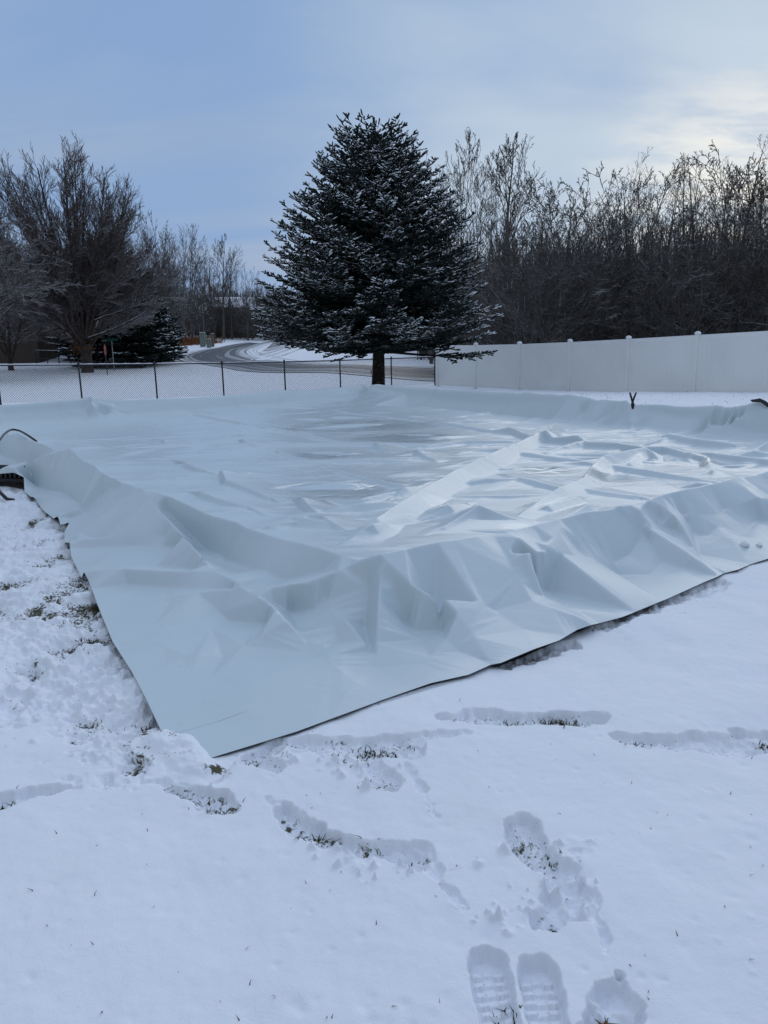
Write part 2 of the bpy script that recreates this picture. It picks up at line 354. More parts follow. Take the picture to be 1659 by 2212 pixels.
# far faces inside and small tents
brk('G 380,118,F 440,210,F-.5'); brk('G 380,118,F 560,205,F-.5'); brk('G 835,122,F 845,200,F-.35'); brk('E 760,72,F 700,140,F-.35')
brk('E 800,80,G.06 950,110,G.08 1200,140,G.1 1430,150,G.1 1659,140,G.07 M 0,300,G.1'); brk('E 1000,180,G.3 1380,215,G.3 1620,235,G.3')
brk('M 435,318,G 420,430,G.2 440,560,G.5 560,600,.06'); brk('M 450,330,G 520,520,G.3 640,610,.06 780,700,.06'); brk('M 430,330,G 330,480,G.25 240,530,G.3')
brk('M 350,283,G 230,430,G.15 210,525,G.28'); brk('M 130,266,G 0,400,G.15'); brk('M 380,560,.07 330,600,.05'); brk('M 470,600,.07 490,640,.05')
brk('M 480,330,G 700,400,G.08 1000,460,G.12 1300,520,G.2 1500,580,G.25 1659,612,G.25'); brk('M 700,600,.05 1100,590,.05 1400,612,.05')
brk('M 1280,340,G 1250,430,G.1 1340,390,G.1 1480,540,G.22'); brk('M 1390,430,G.1 1659,360,G.04')
e1=np.array([.83,.56]); e2=np.array([-.60,.80])
def inner(rg,off,zs,d2):
    for k,(o_,z_) in enumerate(zip(off,zs)):
        pl=[]
        for i,p in enumerate(rg):
            pl.append(np.array([p[0]+d2[0]*o_,p[1]+d2[1]*o_,z_]))
        breaks.append(pl)
inner(ridge_left[1:],[.10,.28],[.24,.05],e1); inner(ridge_right[1:],[.10,.30],[.26,.05],e2)
inner(ridge_fl[1:-1],[.10,.3],[.26,.06],-e2); inner(ridge_fr[2:-2],[.36],[.06],-e1)
inner(ridge_fl[1:],[.12,.45],[.2,.0],e2)
out_fr=[p+np.array([.12,.08,-.25]) for p in ridge_fr[1:]]; out_fr2=[np.array([p[0]+.3,p[1]+.2,.0]) for p in ridge_fr[1:]]
breaks+= [out_fr,out_fr2]
cF=np.array([-.1,19.4,.0]); cL=edge_left[-1]; cR=edge_right[-1]
# densify and triangulate in plan
pts=[]
for pl in breaks:
    for a,b in zip(pl[:-1],pl[1:]):
        d=np.linalg.norm((b-a)[:2]); st=max(.035,.0065*np.hypot(a[0],a[1])); n=max(1,int(d/st))
        for i in range(n): pts.append(a+(b-a)*i/n)
    pts.append(pl[-1])
for cx in np.arange(-8,7,.6):      # the rink floor
    for cy in np.arange(4,19,.6):
        v=np.array([cx,cy])-np.array([0,3.9]); s_=v@e1; t_=v@e2
        if .55<s_<7.2 and .5<t_<11.6: pts.append(np.array([cx,cy,.03]))
for c in (cF,cL,cR,np.array([-10,14,0.]),np.array([9,8,0.]),np.array([0,20.5,0.]),np.array([5,14.5,0.]),np.array([-5,17.5,0.])): pts.append(c)
pts=np.array(pts)
key=np.round(pts[:,:2]/.012).astype(int); _,ui=np.unique(key,axis=0,return_index=True); pts=pts[np.sort(ui)]
res=delaunay_2d_cdt([Vector(p[:2]) for p in pts],[],[],0,1e-6)
tv=np.array([tuple(v) for v in res[0]]); tz=np.array([pts[o[0],2] if o else 0. for o in res[3]]); tris=np.array([f for f in res[2] if len(f)==3])
# grid over the cloth
NS,NT=900,1100
def gr(n,a): t=np.linspace(0,1,n); return (np.exp(a*t)-1)/(math.exp(a)-1)
S=gr(NS,1.9); TT=gr(NT,2.3)
def resample(pl,t):
    P=np.array(pl); d=np.r_[0,np.cumsum(np.linalg.norm(np.diff(P[:,:2],axis=0),axis=1))]; d/=d[-1]
    return np.stack([np.interp(t,d,P[:,0]),np.interp(t,d,P[:,1])],-1)
Rs=resample(edge_right,S); Lt=resample(edge_left,TT)
c0=edge_right[0][:2]; cl=cL[:2]; cr=cR[:2]; cf=cF[:2]
Top=cl+(cf-cl)*S[:,None]; Rig=cr+(cf-cr)*TT[:,None]
s=S[:,None,None]; t=TT[None,:,None]
def sm1(A,n):
    B=A.copy()
    for _ in range(n): B[1:-1]=(B[:-2]+B[1:-1]+B[2:])/3
    return B
RsS=sm1(Rs,1500); LtS=sm1(Lt,2500)
P=(1-t)*RsS[:,None,:]+t*Top[:,None,:]+(1-s)*LtS[None,:,:]+s*Rig[None,:,:]-((1-s)*(1-t)*c0+s*(1-t)*cr+(1-s)*t*cl+s*t*cf)
P=P+(Rs-RsS)[:,None,:]*np.exp(-(TT*15/.5)**2)[None,:,None]+(Lt-LtS)[None,:,:]*np.exp(-(S*10/.5)**2)[:,None,None]
X=P[...,0]; Y=P[...,1]; Z=np.full(X.shape,.02); 
fx=X.ravel(); fy=Y.ravel(); order=np.argsort(fx); sx=fx[order]; syo=fy[order]
def raster(tv,tz,tris,init):
    fz=init.copy()
    for f in tris:
        a,b,c=tv[f]; za,zb,zc=tz[f]
        i0=np.searchsorted(sx,min(a[0],b[0],c[0])); i1=np.searchsorted(sx,max(a[0],b[0],c[0]))
        if i1<=i0: continue
        yy=syo[i0:i1]; ids=order[i0:i1][(yy>=min(a[1],b[1],c[1]))&(yy<=max(a[1],b[1],c[1]))]
        if len(ids)==0: continue
        den=(b[1]-c[1])*(a[0]-c[0])+(c[0]-b[0])*(a[1]-c[1])
        if abs(den)<1e-12: continue
        w1=((b[1]-c[1])*(fx[ids]-c[0])+(c[0]-b[0])*(fy[ids]-c[1]))/den; w2=((c[1]-a[1])*(fx[ids]-c[0])+(a[0]-c[0])*(fy[ids]-c[1]))/den
        w3=1-w1-w2; m=(w1>-1e-6)&(w2>-1e-6)&(w3>-1e-6)
        fz[ids[m]]=w1[m]*za+w2[m]*zb+w3[m]*zc
    return fz
def crumple(seed,step,ang,stretch,box,amp):
    """flat facets meeting in straight creases: random heights over a stretched scatter, joined by triangles"""
    rs=np.random.default_rng(seed); x0,x1,y0,y1=box; c,s_=math.cos(ang),math.sin(ang)
    r_=math.hypot(x1-x0,y1-y0)/2; mx_,my_=(x0+x1)/2,(y0+y1)/2
    gx,gy=np.meshgrid(np.arange(-r_,r_,step*stretch),np.arange(-r_,r_,step)); gx=gx+rs.uniform(-.48,.48,gx.shape)*step*stretch; gy=gy+rs.uniform(-.48,.48,gy.shape)*step
    px_=mx_+gx*c-gy*s_; py_=my_+gx*s_+gy*c; ok=(px_>x0-step)&(px_<x1+step)&(py_>y0-step)&(py_<y1+step)
    P_=np.stack([px_[ok],py_[ok]],-1); z_=rs.uniform(-1,1,len(P_)); z_=np.sign(z_)*np.abs(z_)**.8*amp
    k=np.array([[c,s_],[-s_*stretch,c*stretch]]) # triangulate in the unstretched frame
    Q_=P_@k.T; rz=delaunay_2d_cdt([Vector(p) for p in Q_],[],[],0,1e-6)
    idx=np.array([o[0] for o in rz[3]]); tr_=np.array([f for f in rz[2] if len(f)==3]); return raster(P_[idx],z_[idx],tr_,np.zeros(fx.shape)).reshape(X.shape)
fz=raster(tv,tz,tris,Z.ravel())
Z=fz.reshape(X.shape)
def blur(A,n):
    for _ in range(n):
        B=A.copy(); B[1:-1]=(A[:-2]+2*A[1:-1]+A[2:])/4; A=B.copy(); A[:,1:-1]=(B[:,:-2]+2*B[:,1:-1]+B[:,2:])/4
    return A
Z=blur(Z,1)
# floor mask, wall mask
fl=((X*e1[0]+(Y-3.9)*e1[1])); ft=((X*e2[0]+(Y-3.9)*e2[1]))
inside=smooth(.3,.7,fl)*smooth(.3,.7,ft)*smooth(7.9,7.3,fl)*smooth(12.3,11.6,ft)
gs=np.abs(np.gradient(Z,axis=0)/(np.hypot(*np.gradient(X,axis=0)[None],*np.gradient(Y,axis=0)[None])+1e-6)) if False else 0
# strokes: crests of folds on the floor
ADZ=np.zeros(Z.shape); edge_dm=np.minimum(S[:,None]*10,TT[None,:]*15)+0*X
def stroke(s_,wl,wr,hp=1.0):
    global Z
    pl=L_(s_); xs=[p[0] for p in pl]; ys=[p[1] for p in pl]; mg=max(wl,wr)+.05
    m=(X>min(xs)-mg)&(X<max(xs)+mg)&(Y>min(ys)-mg)&(Y<max(ys)+mg)
    if not m.any(): return
    d,h,sd,al=seg_dist(X[m],Y[m],pl); h=(h-.03)*(1.15 if h.max()>.09 else 1.7)
    w=np.where(sd>0,wl,wr)*(1+.12*vn(al*1.5,al*0+wl*9,5))
    ADZ[m]=np.maximum(ADZ[m],hp*h*np.clip(1-d/w,0,1)**1.15)
stroke('E 760,735,.05 860,655,.12 1110,500,.14 1210,445,.14 1310,395,.16 1480,325,.13 1560,285,.15 1600,270,.17 1640,235,.15',.05,.22)
stroke('C 70,610,.05 200,520,.08 330,432,.12 420,400,.10 480,380,.10 530,300,.12 600,240,.14 870,180,.15',.05,.2)
stroke('C 0,65,.06 135,105,.08 240,78,.19 275,122,.12 300,125,.12 440,110,.13 500,150,.09 700,152,.10 870,178,.15 1000,172,.12 1130,214,.10 1300,215,.1 1659,262,.09',.45,.05)
stroke('E 75,203,.05 250,235,.06 340,250,.05 440,268,.055 560,292,.055 740,326,.05',.28,.05)
stroke('E 580,170,.06 830,200,.06 1100,230,.06 1370,270,.07 1440,258,.12 1530,290,.10',.3,.06)
for s_ in ('E 0,405,.05 60,430,.065 140,455,.05','E 190,455,.08 210,495,.06 400,566,.05','E 540,580,.09 610,642,.05','E 285,315,.07 320,332,.05','E 1040,366,.08 1085,392,.05','E 100,545,.06 300,612,.05','E 860,328,.07 905,360,.05','E 700,450,.05 900,500,.055 960,510,.05','E 630,655,.07 740,710,.04','E 440,362,.05 590,412,.045'):
    stroke(s_,.38,.045)
for s_ in ('E 570,580,.05 800,580,.06 960,540,.06 1100,500,.05','E 400,410,.05 700,405,.055 1000,400,.05','E 200,330,.05 500,330,.05 860,328,.06 1100,335,.05','E 1080,340,.05 1250,320,.06 1450,320,.05','E 0,480,.05 300,460,.05','E 600,640,.05 800,600,.07 940,590,.05','E 950,560,.05 990,520,.10 1080,505,.06','E 780,720,.05 850,700,.08 1000,650,.06','E 1120,640,.05 1180,600,.10 1250,590,.06','E 1160,690,.05 1310,600,.12 1450,650,.06','E 420,690,.05 500,660,.07 700,680,.05','C 100,225,.06 480,270,.06','C 620,290,.06 900,340,.07 1280,400,.05','C 770,280,.07 880,195,.12','C 240,220,.05 440,160,.08 500,155,.06','C 0,360,.05 330,440,.06','C 500,450,.05 800,490,.05','C 250,560,.06 440,500,.06','C 330,650,.05 520,560,.07','C 1150,215,.08 1270,260,.09 1300,330,.06','M 1380,780,.07 1540,740,.1 1659,760,.07','M 760,630,.09 1000,660,.09 1300,690,.07'):
    stroke(s_,.26,.09)
rq=random.Random(17)
def rnd(n,xr,yr,hr,wl,wr,ang,ln):
    for _ in range(n):
        x_=rq.uniform(*xr); y_=rq.uniform(*yr); a=rq.gauss(ang[0],ang[1]); l=rq.uniform(*ln); k_=rq.uniform(-.25,.25)
        pl=[(x_,y_,rq.uniform(*hr)*.3),(x_+l*.45*math.cos(a),y_+l*.45*math.sin(a),rq.uniform(*hr)),(x_+l*math.cos(a+k_),y_+l*math.sin(a+k_),0)]
        xs=[p[0] for p in pl]; ys=[p[1] for p in pl]; m=(X>min(xs)-.3)&(X<max(xs)+.3)&(Y>min(ys)-.3)&(Y<max(ys)+.3)
        if not m.any(): continue
        d,h,sd,al=seg_dist(X[m],Y[m],pl); ww=rq.uniform(.7,1.5)
        ADZ[m]=np.maximum(ADZ[m],h*np.clip(1-d/(np.where(sd>0,wl,wr)*ww),0,1))
rnd(120,(-6.5,6),(5.5,17),(.015,.045),.26,.035,(-.05,.45),(.4,2.2))
rnd(80,(-6.5,6),(5.5,16.5),(.012,.04),.04,.20,(.3,.5),(.35,1.9))
rnd(60,(-2,5),(4.8,11),(.008,.022),.16,.03,(.3,.5),(.3,1.5))
Z+=ADZ*np.where(edge_dm<.25,edge_dm/.25,1)
# flutes hanging from the boards and fine wrinkles
along=np.abs(ft); face=np.exp(-((fl+.15)/.22)**2)*smooth(2.2,4.5,ft)*smooth(12,10,ft)
Z+=face*(.030*vn(ft*4.2+fl*1.6,fl*.8,11)+.014*vn(ft*11+fl*3,fl,12))
face2=np.exp(-((ft+.18)/.2)**2)*smooth(1.0,1.8,fl)
Z+=face2*.008*vn(fl*5+ft*2,ft*1.5,13)
wr1=fbm(X*1.5+Y*.5,Y*5.5,21,5,.58)
edge_k=np.clip(edge_dm/.4,0,1); ap=1-inside; calm=smooth(-.35,.35,fbm(X*.6,Y*.6,61,2))
Z+=inside*(crumple(1,.34,.10,3.2,(-8,7,4,19),.0095)+crumple(2,.13,.15,3.6,(-6,7,4.5,14),.0040)*(.25+1.0*calm)+crumple(5,.055,.12,5.0,(-4,5,4.5,10),.0022)*calm+.0045*wr1*smooth(8,12,Y)*calm)
steep=1-.65*smooth(-.95,-.6,ft)*smooth(.1,-.1,ft)*smooth(.1,.4,fl)
Z+=ap*edge_k*steep*(crumple(3,.40,.55,1.7,(-7,7,2.4,14),.017)+crumple(4,.19,-.5,1.9,(-5,5,2.4,9),.0050)*(.3+calm))
# creases left from packing, square to the cloth
for k in range(1,9):
    d=np.abs(fl-k*.92-.02*vn(ft*1.5,ft*0,50+k)); Z-=.0004*Y*np.exp(-(d/(.0022*Y))**2)*smooth(5,8,Y)
for k in range(1,12):
    d=np.abs(ft+.25-k*1.07-.02*vn(fl*1.5,fl*0,70+k)); Z-=.0004*Y*np.exp(-(d/(.0022*Y))**2)*smooth(5,8,Y)
Z=blur(Z,1)
edge_d=np.minimum(*np.meshgrid(np.arange(NS),np.arange(NT),indexing='ij'))
Z=np.maximum(Z,T(X,Y)+.006)
TARP=(X,Y,Z)
V=np.stack([X,Y,Z],-1).reshape(-1,3)
i=np.arange(NS-1)[:,None]*NT+np.arange(NT-1)[None,:]
Fq=np.stack([i,i+NT,i+NT+1,i+1],-1).reshape(-1,4)
wet=.25*inside
for cc,a_,b_,rx in [('E',820,245,330),('E',1000,300,260),('E',640,378,150),('E',740,520,260),('E',700,570,240),('E',1180,590,120),('C',250,320,230),('C',700,365,320),('C',350,550,260),('C',1000,270,260),('C',60,680,120),('E',420,270,150),('E',1300,330,140),('C',1400,300,240)]:
    c_=q(cc,a_,b_,.04); c2_=q(cc,a_+rx,b_,.04); r_=abs(c2_[0]-c_[0]); g_=np.exp(-(((X-c_[0])/r_)**2+((Y-c_[1])/(r_*.75))**2)**2); wet=np.maximum(wet,g_*inside*smooth(-.5,.25,wr1+.8*g_))
tarp=mesh_obj('tarp',V,Fq,None,None,True,mats=[M['tarp'],M['tarp_under']],attrs={'wet':wet.ravel()})
so=tarp.modifiers.new('thickness','SOLIDIFY'); so.thickness=.003; so.offset=-1; so.material_offset=1; so.material_offset_rim=1; so.use_even_offset=False
tag(tarp,'huge creased white rink liner sheet draped over low boards on the snow','tarp')
fp=[q('M',1440,300,.44)]+[onboard('M',x_,y_,k_) for x_,y_,k_ in ((1500,292,'G'),(1590,277,'G'),(1640,300,'G'),(1700,345,'G'),(1700,385,'G'),(1650,352,'G.03'),(1595,315,'G.03'),(1520,312,'G.02'))]
fo=mesh_obj('turned_up_edge',[p-np.array([.02,.03,-.012]) for p in fp[1:]],[tuple(range(8))],M['tarp_under'],tarp); fo['label']='black underside of the sheet turned up at the far right'
#@@GROUND
# ================================================================== snow covered ground
def px(x,y): p=at(x,y,0.); return (p[0],p[1])
prints=[ # (polyline of (px,py,half width m), depth, bare amount, floor roughness)
 ([(1052,2075,.048),(1062,2120,.05),(1080,2190,.04),(1095,2260,.042)],.045,.12,.2,'tread'),
 ([(1160,2095,.046),(1172,2150,.05),(1190,2230,.042),(1200,2290,.042)],.045,.06,.2,'tread'),
 ([(1330,2150,.055),(1320,2200,.05),(1315,2280,.05)],.05,.25,.6,''),
 ([(1125,1785,.062),(1135,1815,.055),(1160,1850,.045),(1190,1880,.03)],.055,.45,1.,''),
 ([(1225,1885,.05),(1230,1920,.052),(1205,1965,.05),(1180,1990,.04)],.05,.22,1.,''),
 ([(1240,1850,.02),(1290,2000,.012),(1310,2060,.01)],.012,0,.2,''),
 ([(375,1708,.035),(420,1715,.045),(470,1730,.045),(505,1742,.04)],.05,.40,1.,''),
 ([(580,1728,.02),(640,1765,.032),(700,1800,.04),(780,1822,.042),(850,1835,.045),(900,1850,.04)],.05,.36,1.,''),
 ([(900,1840,.045),(950,1895,.02),(1012,1958,.012)],.022,.0,.3,''),
 ([(880,1655,.012),(905,1700,.012),(945,1765,.008)],.016,0,.2,''),
 ([(540,1640,.05),(600,1610,.06),(680,1608,.06),(760,1615,.055),(830,1612,.06),(890,1628,.055)],.04,.30,1.,''),
 ([(560,1640,.045),(590,1655,.045)],.04,.4,1.,''),
 ([(800,1650,.05),(830,1680,.055),(850,1690,.04)],.035,.34,1.,''),
 ([(900,1600,.03),(1000,1592,.02)],.02,.1,.6,''),
 ([(955,1558,.03),(1030,1553,.05),(1100,1554,.062),(1180,1556,.062),(1250,1552,.05),(1290,1550,.03)],.05,.34,1.,''),
 ([(1350,1595,.045),(1420,1603,.055),(1520,1606,.065),(1620,1600,.07),(1720,1598,.07)],.04,.24,1.,''),
 ([(-60,1735,.05),(10,1728,.05),(60,1712,.035),(110,1702,.025),(160,1697,.018)],.045,.36,1.,''),
 ([(1085,1432,.05),(1150,1410,.06),(1230,1385,.05)],.045,.3,1.,''),
 ([(1300,1352,.05),(1400,1310,.06)],.04,.2,1.,''),
 ([(1440,1300,.05),(1490,1285,.07),(1560,1262,.05)],.035,.12,1.,''),
 ([(0,1555,.05),(30,1500,.06)],.03,.25,1.,''),
]
# rows of equal sight angle near, geometric beyond
dep=np.linspace(R(52),R(2.4),880); rr=EYE/np.tan(dep)
rr=np.r_[np.linspace(.15,rr[0],14)[:-1],rr,rr[-1]*np.exp(np.linspace(0,math.log(900/rr[-1]),80))[1:]]
az=np.r_[np.linspace(-180,-38,46)[:-1],np.linspace(-38,38,820),np.linspace(38,180,46)[1:]]; az=np.radians(az)
RR,AZ=np.meshgrid(rr,az,indexing='ij'); X=RR*np.sin(AZ); Y=RR*np.cos(AZ)
Z=T(X,Y)
near=smooth(45,10,RR)
Z+= .05*fbm(X*.12,Y*.12,90,2)*smooth(6,30,RR)+.020*fbm(X*1.1,Y*1.1,91,3)*near+.0035*fbm(X*7,Y*7,92,3)*near
bare=np.zeros(X.shape)
sub=(RR<9)&(np.abs(AZ)<R(40))
x=X[sub]; y=Y[sub]; dz=np.zeros(x.shape); br=np.zeros(x.shape)
rough=fbm(x*26,y*26,101,4,.6); clod=1-np.abs(fbm(x*14,y*14,103,4,.55)); wob=fbm(x*18,y*18,105,3)
for pl,dp,ba,ro,kind in prints:
    pp=[(*px(a,b),w) for a,b,w in pl]
    d,w,sd,al=seg_dist(x,y,pp)
    w=w*(1+(0 if kind else .28)*vn(al*7,al*0+dp*99,130))+(.003 if kind else .017)*wob
    k=1-smooth(*((-.007,.006) if kind else (-.012,.010)),d-w+.004*rough)
    fl_=dp*(1.3 if kind else 1)*(1-.35*np.clip(ro*(clod-.45),0,1)-.25*ro*rough*.5)
    if kind=='tread':
        lug=(np.sin(al*2*math.pi/.027)>0)*smooth(.010,.016,d)*(1-smooth(w-.012,w-.006,d))
        fl_=fl_-.013*lug-.008*(np.cos(al*2*math.pi/.03)>.3)*(d<.012)
    dz=np.minimum(dz,-k*np.maximum(fl_*.8+(0 if kind else .9)*(.011*wob+.012*(.6-clod)),.006))
    dz+=.007*np.exp(-((d-w-.022)/.016)**2)*(.6+.6*wob)
    br=np.maximum(br,k*(ba*1.1+.32*ro*rough-.14)*(ba>0.02))
# trampled strip left of the tarp
LE=np.array([p[:2] for p in edge_left[::1]]); 
tr=[(*px(330,1600),.25),(*px(235,1450),.42),(*px(130,1300),.5),(*px(60,1190),.6),(*px(10,1110),.7),(-5.6,9.2,.8)]
d,w,sd,al=seg_dist(x,y,tr); k=1-smooth(w*.55,w*1.15,d+.10*wob)
cl2=fbm(x*6.5,y*6.5,111,5,.62); cl3=1-np.abs(fbm(x*9+3,y*9,113,4,.6))
dz+=k*(.030*cl2+.022*(cl3-.5)-.022)
pat=fbm(x*2.6,y*2.6,117,3)
br=np.maximum(br,k*np.clip(.10+.42*pat-.5*cl2,0,1.0))
for a,b,r_,am in [(200,1375,.12,.75),(150,1390,.07,.7),(212,1330,.07,.6),(130,1195,.16,.5),(95,1165,.12,.4),(175,1300,.1,.5),(120,1410,.08,.4),(330,1560,.10,.6),(195,1555,.1,.45),(60,1440,.1,.4),(300,1590,.08,.5),(155,1350,.06,.6),(40,1180,.1,.4),(175,1245,.07,.6),(470,1668,.05,.6)]:
    c=px(a,b); d=np.hypot(x-c[0],y-c[1]); g=np.exp(-(d/r_)**2); dz-=.022*g; br=np.maximum(br,g*(am+.35*rough))
# little dimples and fallen crumbs over the clean snow
for _ in range(150):
    a,b=random.uniform(-50,1700),random.uniform(1500,2210); c=px(a,b); r_=random.uniform(.008,.02); d2=(x-c[0])**2+(y-c[1])**2; m=d2<.006
    dz[m]+=random.choice((-1,-1,.7))*random.uniform(.002,.005)*np.exp(-d2[m]/r_**2)
for a,b,n_,sp in [(760,1655,30,45),(590,1640,24,40),(820,1690,20,30),(1100,1960,26,60),(1210,1930,20,40),(450,1735,16,50),(800,1850,26,60),(1150,1840,20,40),(200,1500,60,130),(120,1250,60,110),(1480,1290,30,50),(900,1870,14,50)]:
    for _ in range(n_):
        c=px(random.gauss(a,sp),random.gauss(b,sp*.35)); r_=random.uniform(.004,.013); d2=(x-c[0])**2+(y-c[1])**2; m=d2<.003
        dz[m]+=random.uniform(.006,.016)*np.exp(-(d2[m]/(r_*(1+.9*wob[m]))**2))*(1+.8*rough[m])
# bank of snow lying over the sheet's corner
c=px(372,1640); dd,_,_,_=seg_dist(x,y,[(*px(350,1600),0),(*px(385,1612),0),(*px(425,1660),0)]); dz+=.020*np.exp(-(dd/.075)**2)
Z[sub]+=dz; bare[sub]=br
# the ground lies pressed under the cloth
poly=np.array([tuple(p[:2]) for p in edge_right]+[tuple(cF[:2])]+[tuple(p[:2]) for p in edge_left[::-1]])
def in_poly(x,y,P):
    r=np.zeros(x.shape,bool); n=len(P)
    for i in range(n):
        a=P[i]; b=P[(i+1)%n]; c=((a[1]>y)!=(b[1]>y)); r^=c&(x<(b[0]-a[0])*(y-a[1])/(b[1]-a[1]+1e-12)+a[0])
    return r
m=(RR<25)&(np.abs(AZ)<R(50)); xx=X[m]; yy=Y[m]; ins=in_poly(xx,yy,poly)
dd,_,_,_=seg_dist(xx,yy,[(p[0],p[1],0) for p in poly]+[(poly[0][0],poly[0][1],0)])
zz=Z[m]; t0=T(xx,yy); zz=np.where(ins,np.minimum(zz,t0+.012-.09*smooth(.0,.16,dd)),zz)
zz=np.where(ins,zz,np.where(dd<.10,np.minimum(zz,t0+.004+.25*dd+(.03 if True else 0)*smooth(.02,.1,dd)),zz))
# snow bank keeps its height over the corner
bk,_,_,_=seg_dist(xx,yy,[(*px(350,1600),0),(*px(385,1612),0),(*px(425,1660),0)])
zz=np.where(bk<.12,np.maximum(zz,T(xx,yy)+.026*np.exp(-(bk/.07)**4)*(1+.3*fbm(xx*22,yy*22,7,3))),zz); Z[m]=zz
NR,NA=X.shape; V=np.stack([X,Y,Z],-1).reshape(-1,3)
i=np.arange(NR-1)[:,None]*NA+np.arange(NA-1)[None,:]
Fq=np.stack([i,i+1,i+NA+1,i+NA],-1).reshape(-1,4)[:,::-1]
gr_=mesh_obj('snow_ground',V,Fq,M['snow_ground'],None,True,attrs={'bare':bare.ravel()}); gr_['kind']='structure'
GZ=(rr,az,Z)
def gz(x,y):
    r=math.hypot(x,y); a=math.atan2(x,y); i=min(max(np.searchsorted(rr,r)-1,0),NR-2); j=min(max(np.searchsorted(az,a)-1,0),NA-2); return float(Z[i,j])
# ------------------------------------------------------------------ grass poking through
V=[];F=[]
def blade(x,y,h,lean,az_,w=.0022):
    z=gz(x,y)-.004; d=np.array([math.cos(az_),math.sin(az_)]); n=np.array([-d[1],d[0]])*w
    b=len(V)
    for k,(f,ww) in enumerate([(0,1),(.5,.8),(1,.1)]):
        off=d*lean*h*f*f; hz=h*f*(1-.3*lean*f)
        V.append((x+off[0]+n[0]*ww,y+off[1]+n[1]*ww,z+hz)); V.append((x+off[0]-n[0]*ww,y+off[1]-n[1]*ww,z+hz))
    F.append((b,b+1,b+3,b+2)); F.append((b+2,b+3,b+5,b+4))
tufts=[(1110,1553,.05,60,22),(1215,1555,.07,110,26),(1190,1556,.05,40,30),(795,1617,.06,70,26),(840,1625,.05,40,20),(860,1610,.05,26,14),(1370,1603,.05,30,24),(1655,1602,.04,40,22),(985,1560,.05,16,20),(480,1742,.05,50,24),(380,1705,.03,18,16),(690,1795,.05,60,26),(800,1822,.05,26,20),(880,1845,.04,20,14),(1185,1850,.04,30,16),(1130,1815,.04,26,24),(1195,1985,.03,20,12),(1100,2170,.03,22,22),(1320,2200,.04,20,20),(200,1378,.10,110,28),(150,1392,.08,60,26),(212,1330,.08,50,24),(130,1195,.14,60,24),(175,1300,.1,50,22),(95,1165,.1,34,20),(325,1560,.1,44,24),(10,1733,.05,50,22),(200,1560,.1,34,18),(820,1690,.06,40,14),(760,1650,.06,20,14),(590,1640,.05,20,14),(1150,1408,.05,26,22),(60,1440,.1,30,18),(170,1243,.07,40,22),(550,1632,.04,26,20),(140,1345,.06,30,20)]
for a,b,r_,n_,hh in tufts:
    c=px(a,b)
    for _ in range(n_):
        x_=random.gauss(c[0],r_*.55); y_=random.gauss(c[1],r_*.35)
        blade(x_,y_,random.uniform(.4,1.25)*hh/1000,random.uniform(.2,1.6),random.uniform(0,6.3))
for _ in range(120):
    a,b=random.uniform(-40,1700),random.choice((random.uniform(1500,2200),random.uniform(1100,2200))); c=px(a,b)
    if in_poly(np.array([c[0]]),np.array([c[1]]),poly)[0]: continue
    blade(c[0],c[1],random.uniform(.008,.02),random.uniform(.1,1.2),random.uniform(0,6.3),.0016)
for _ in range(260):
    x_=random.uniform(3,12); y_=random.uniform(13,23)
    if in_poly(np.array([x_]),np.array([y_]),poly)[0]: continue
    blade(x_,y_,random.uniform(.02,.06),random.uniform(.3,1.5),random.uniform(0,6.3),.005)
g=mesh_obj('grass',V,F,M['grassblade']); g['kind']='stuff'; tag(g,'short olive grass blades poking through the snow and footprints','grass')
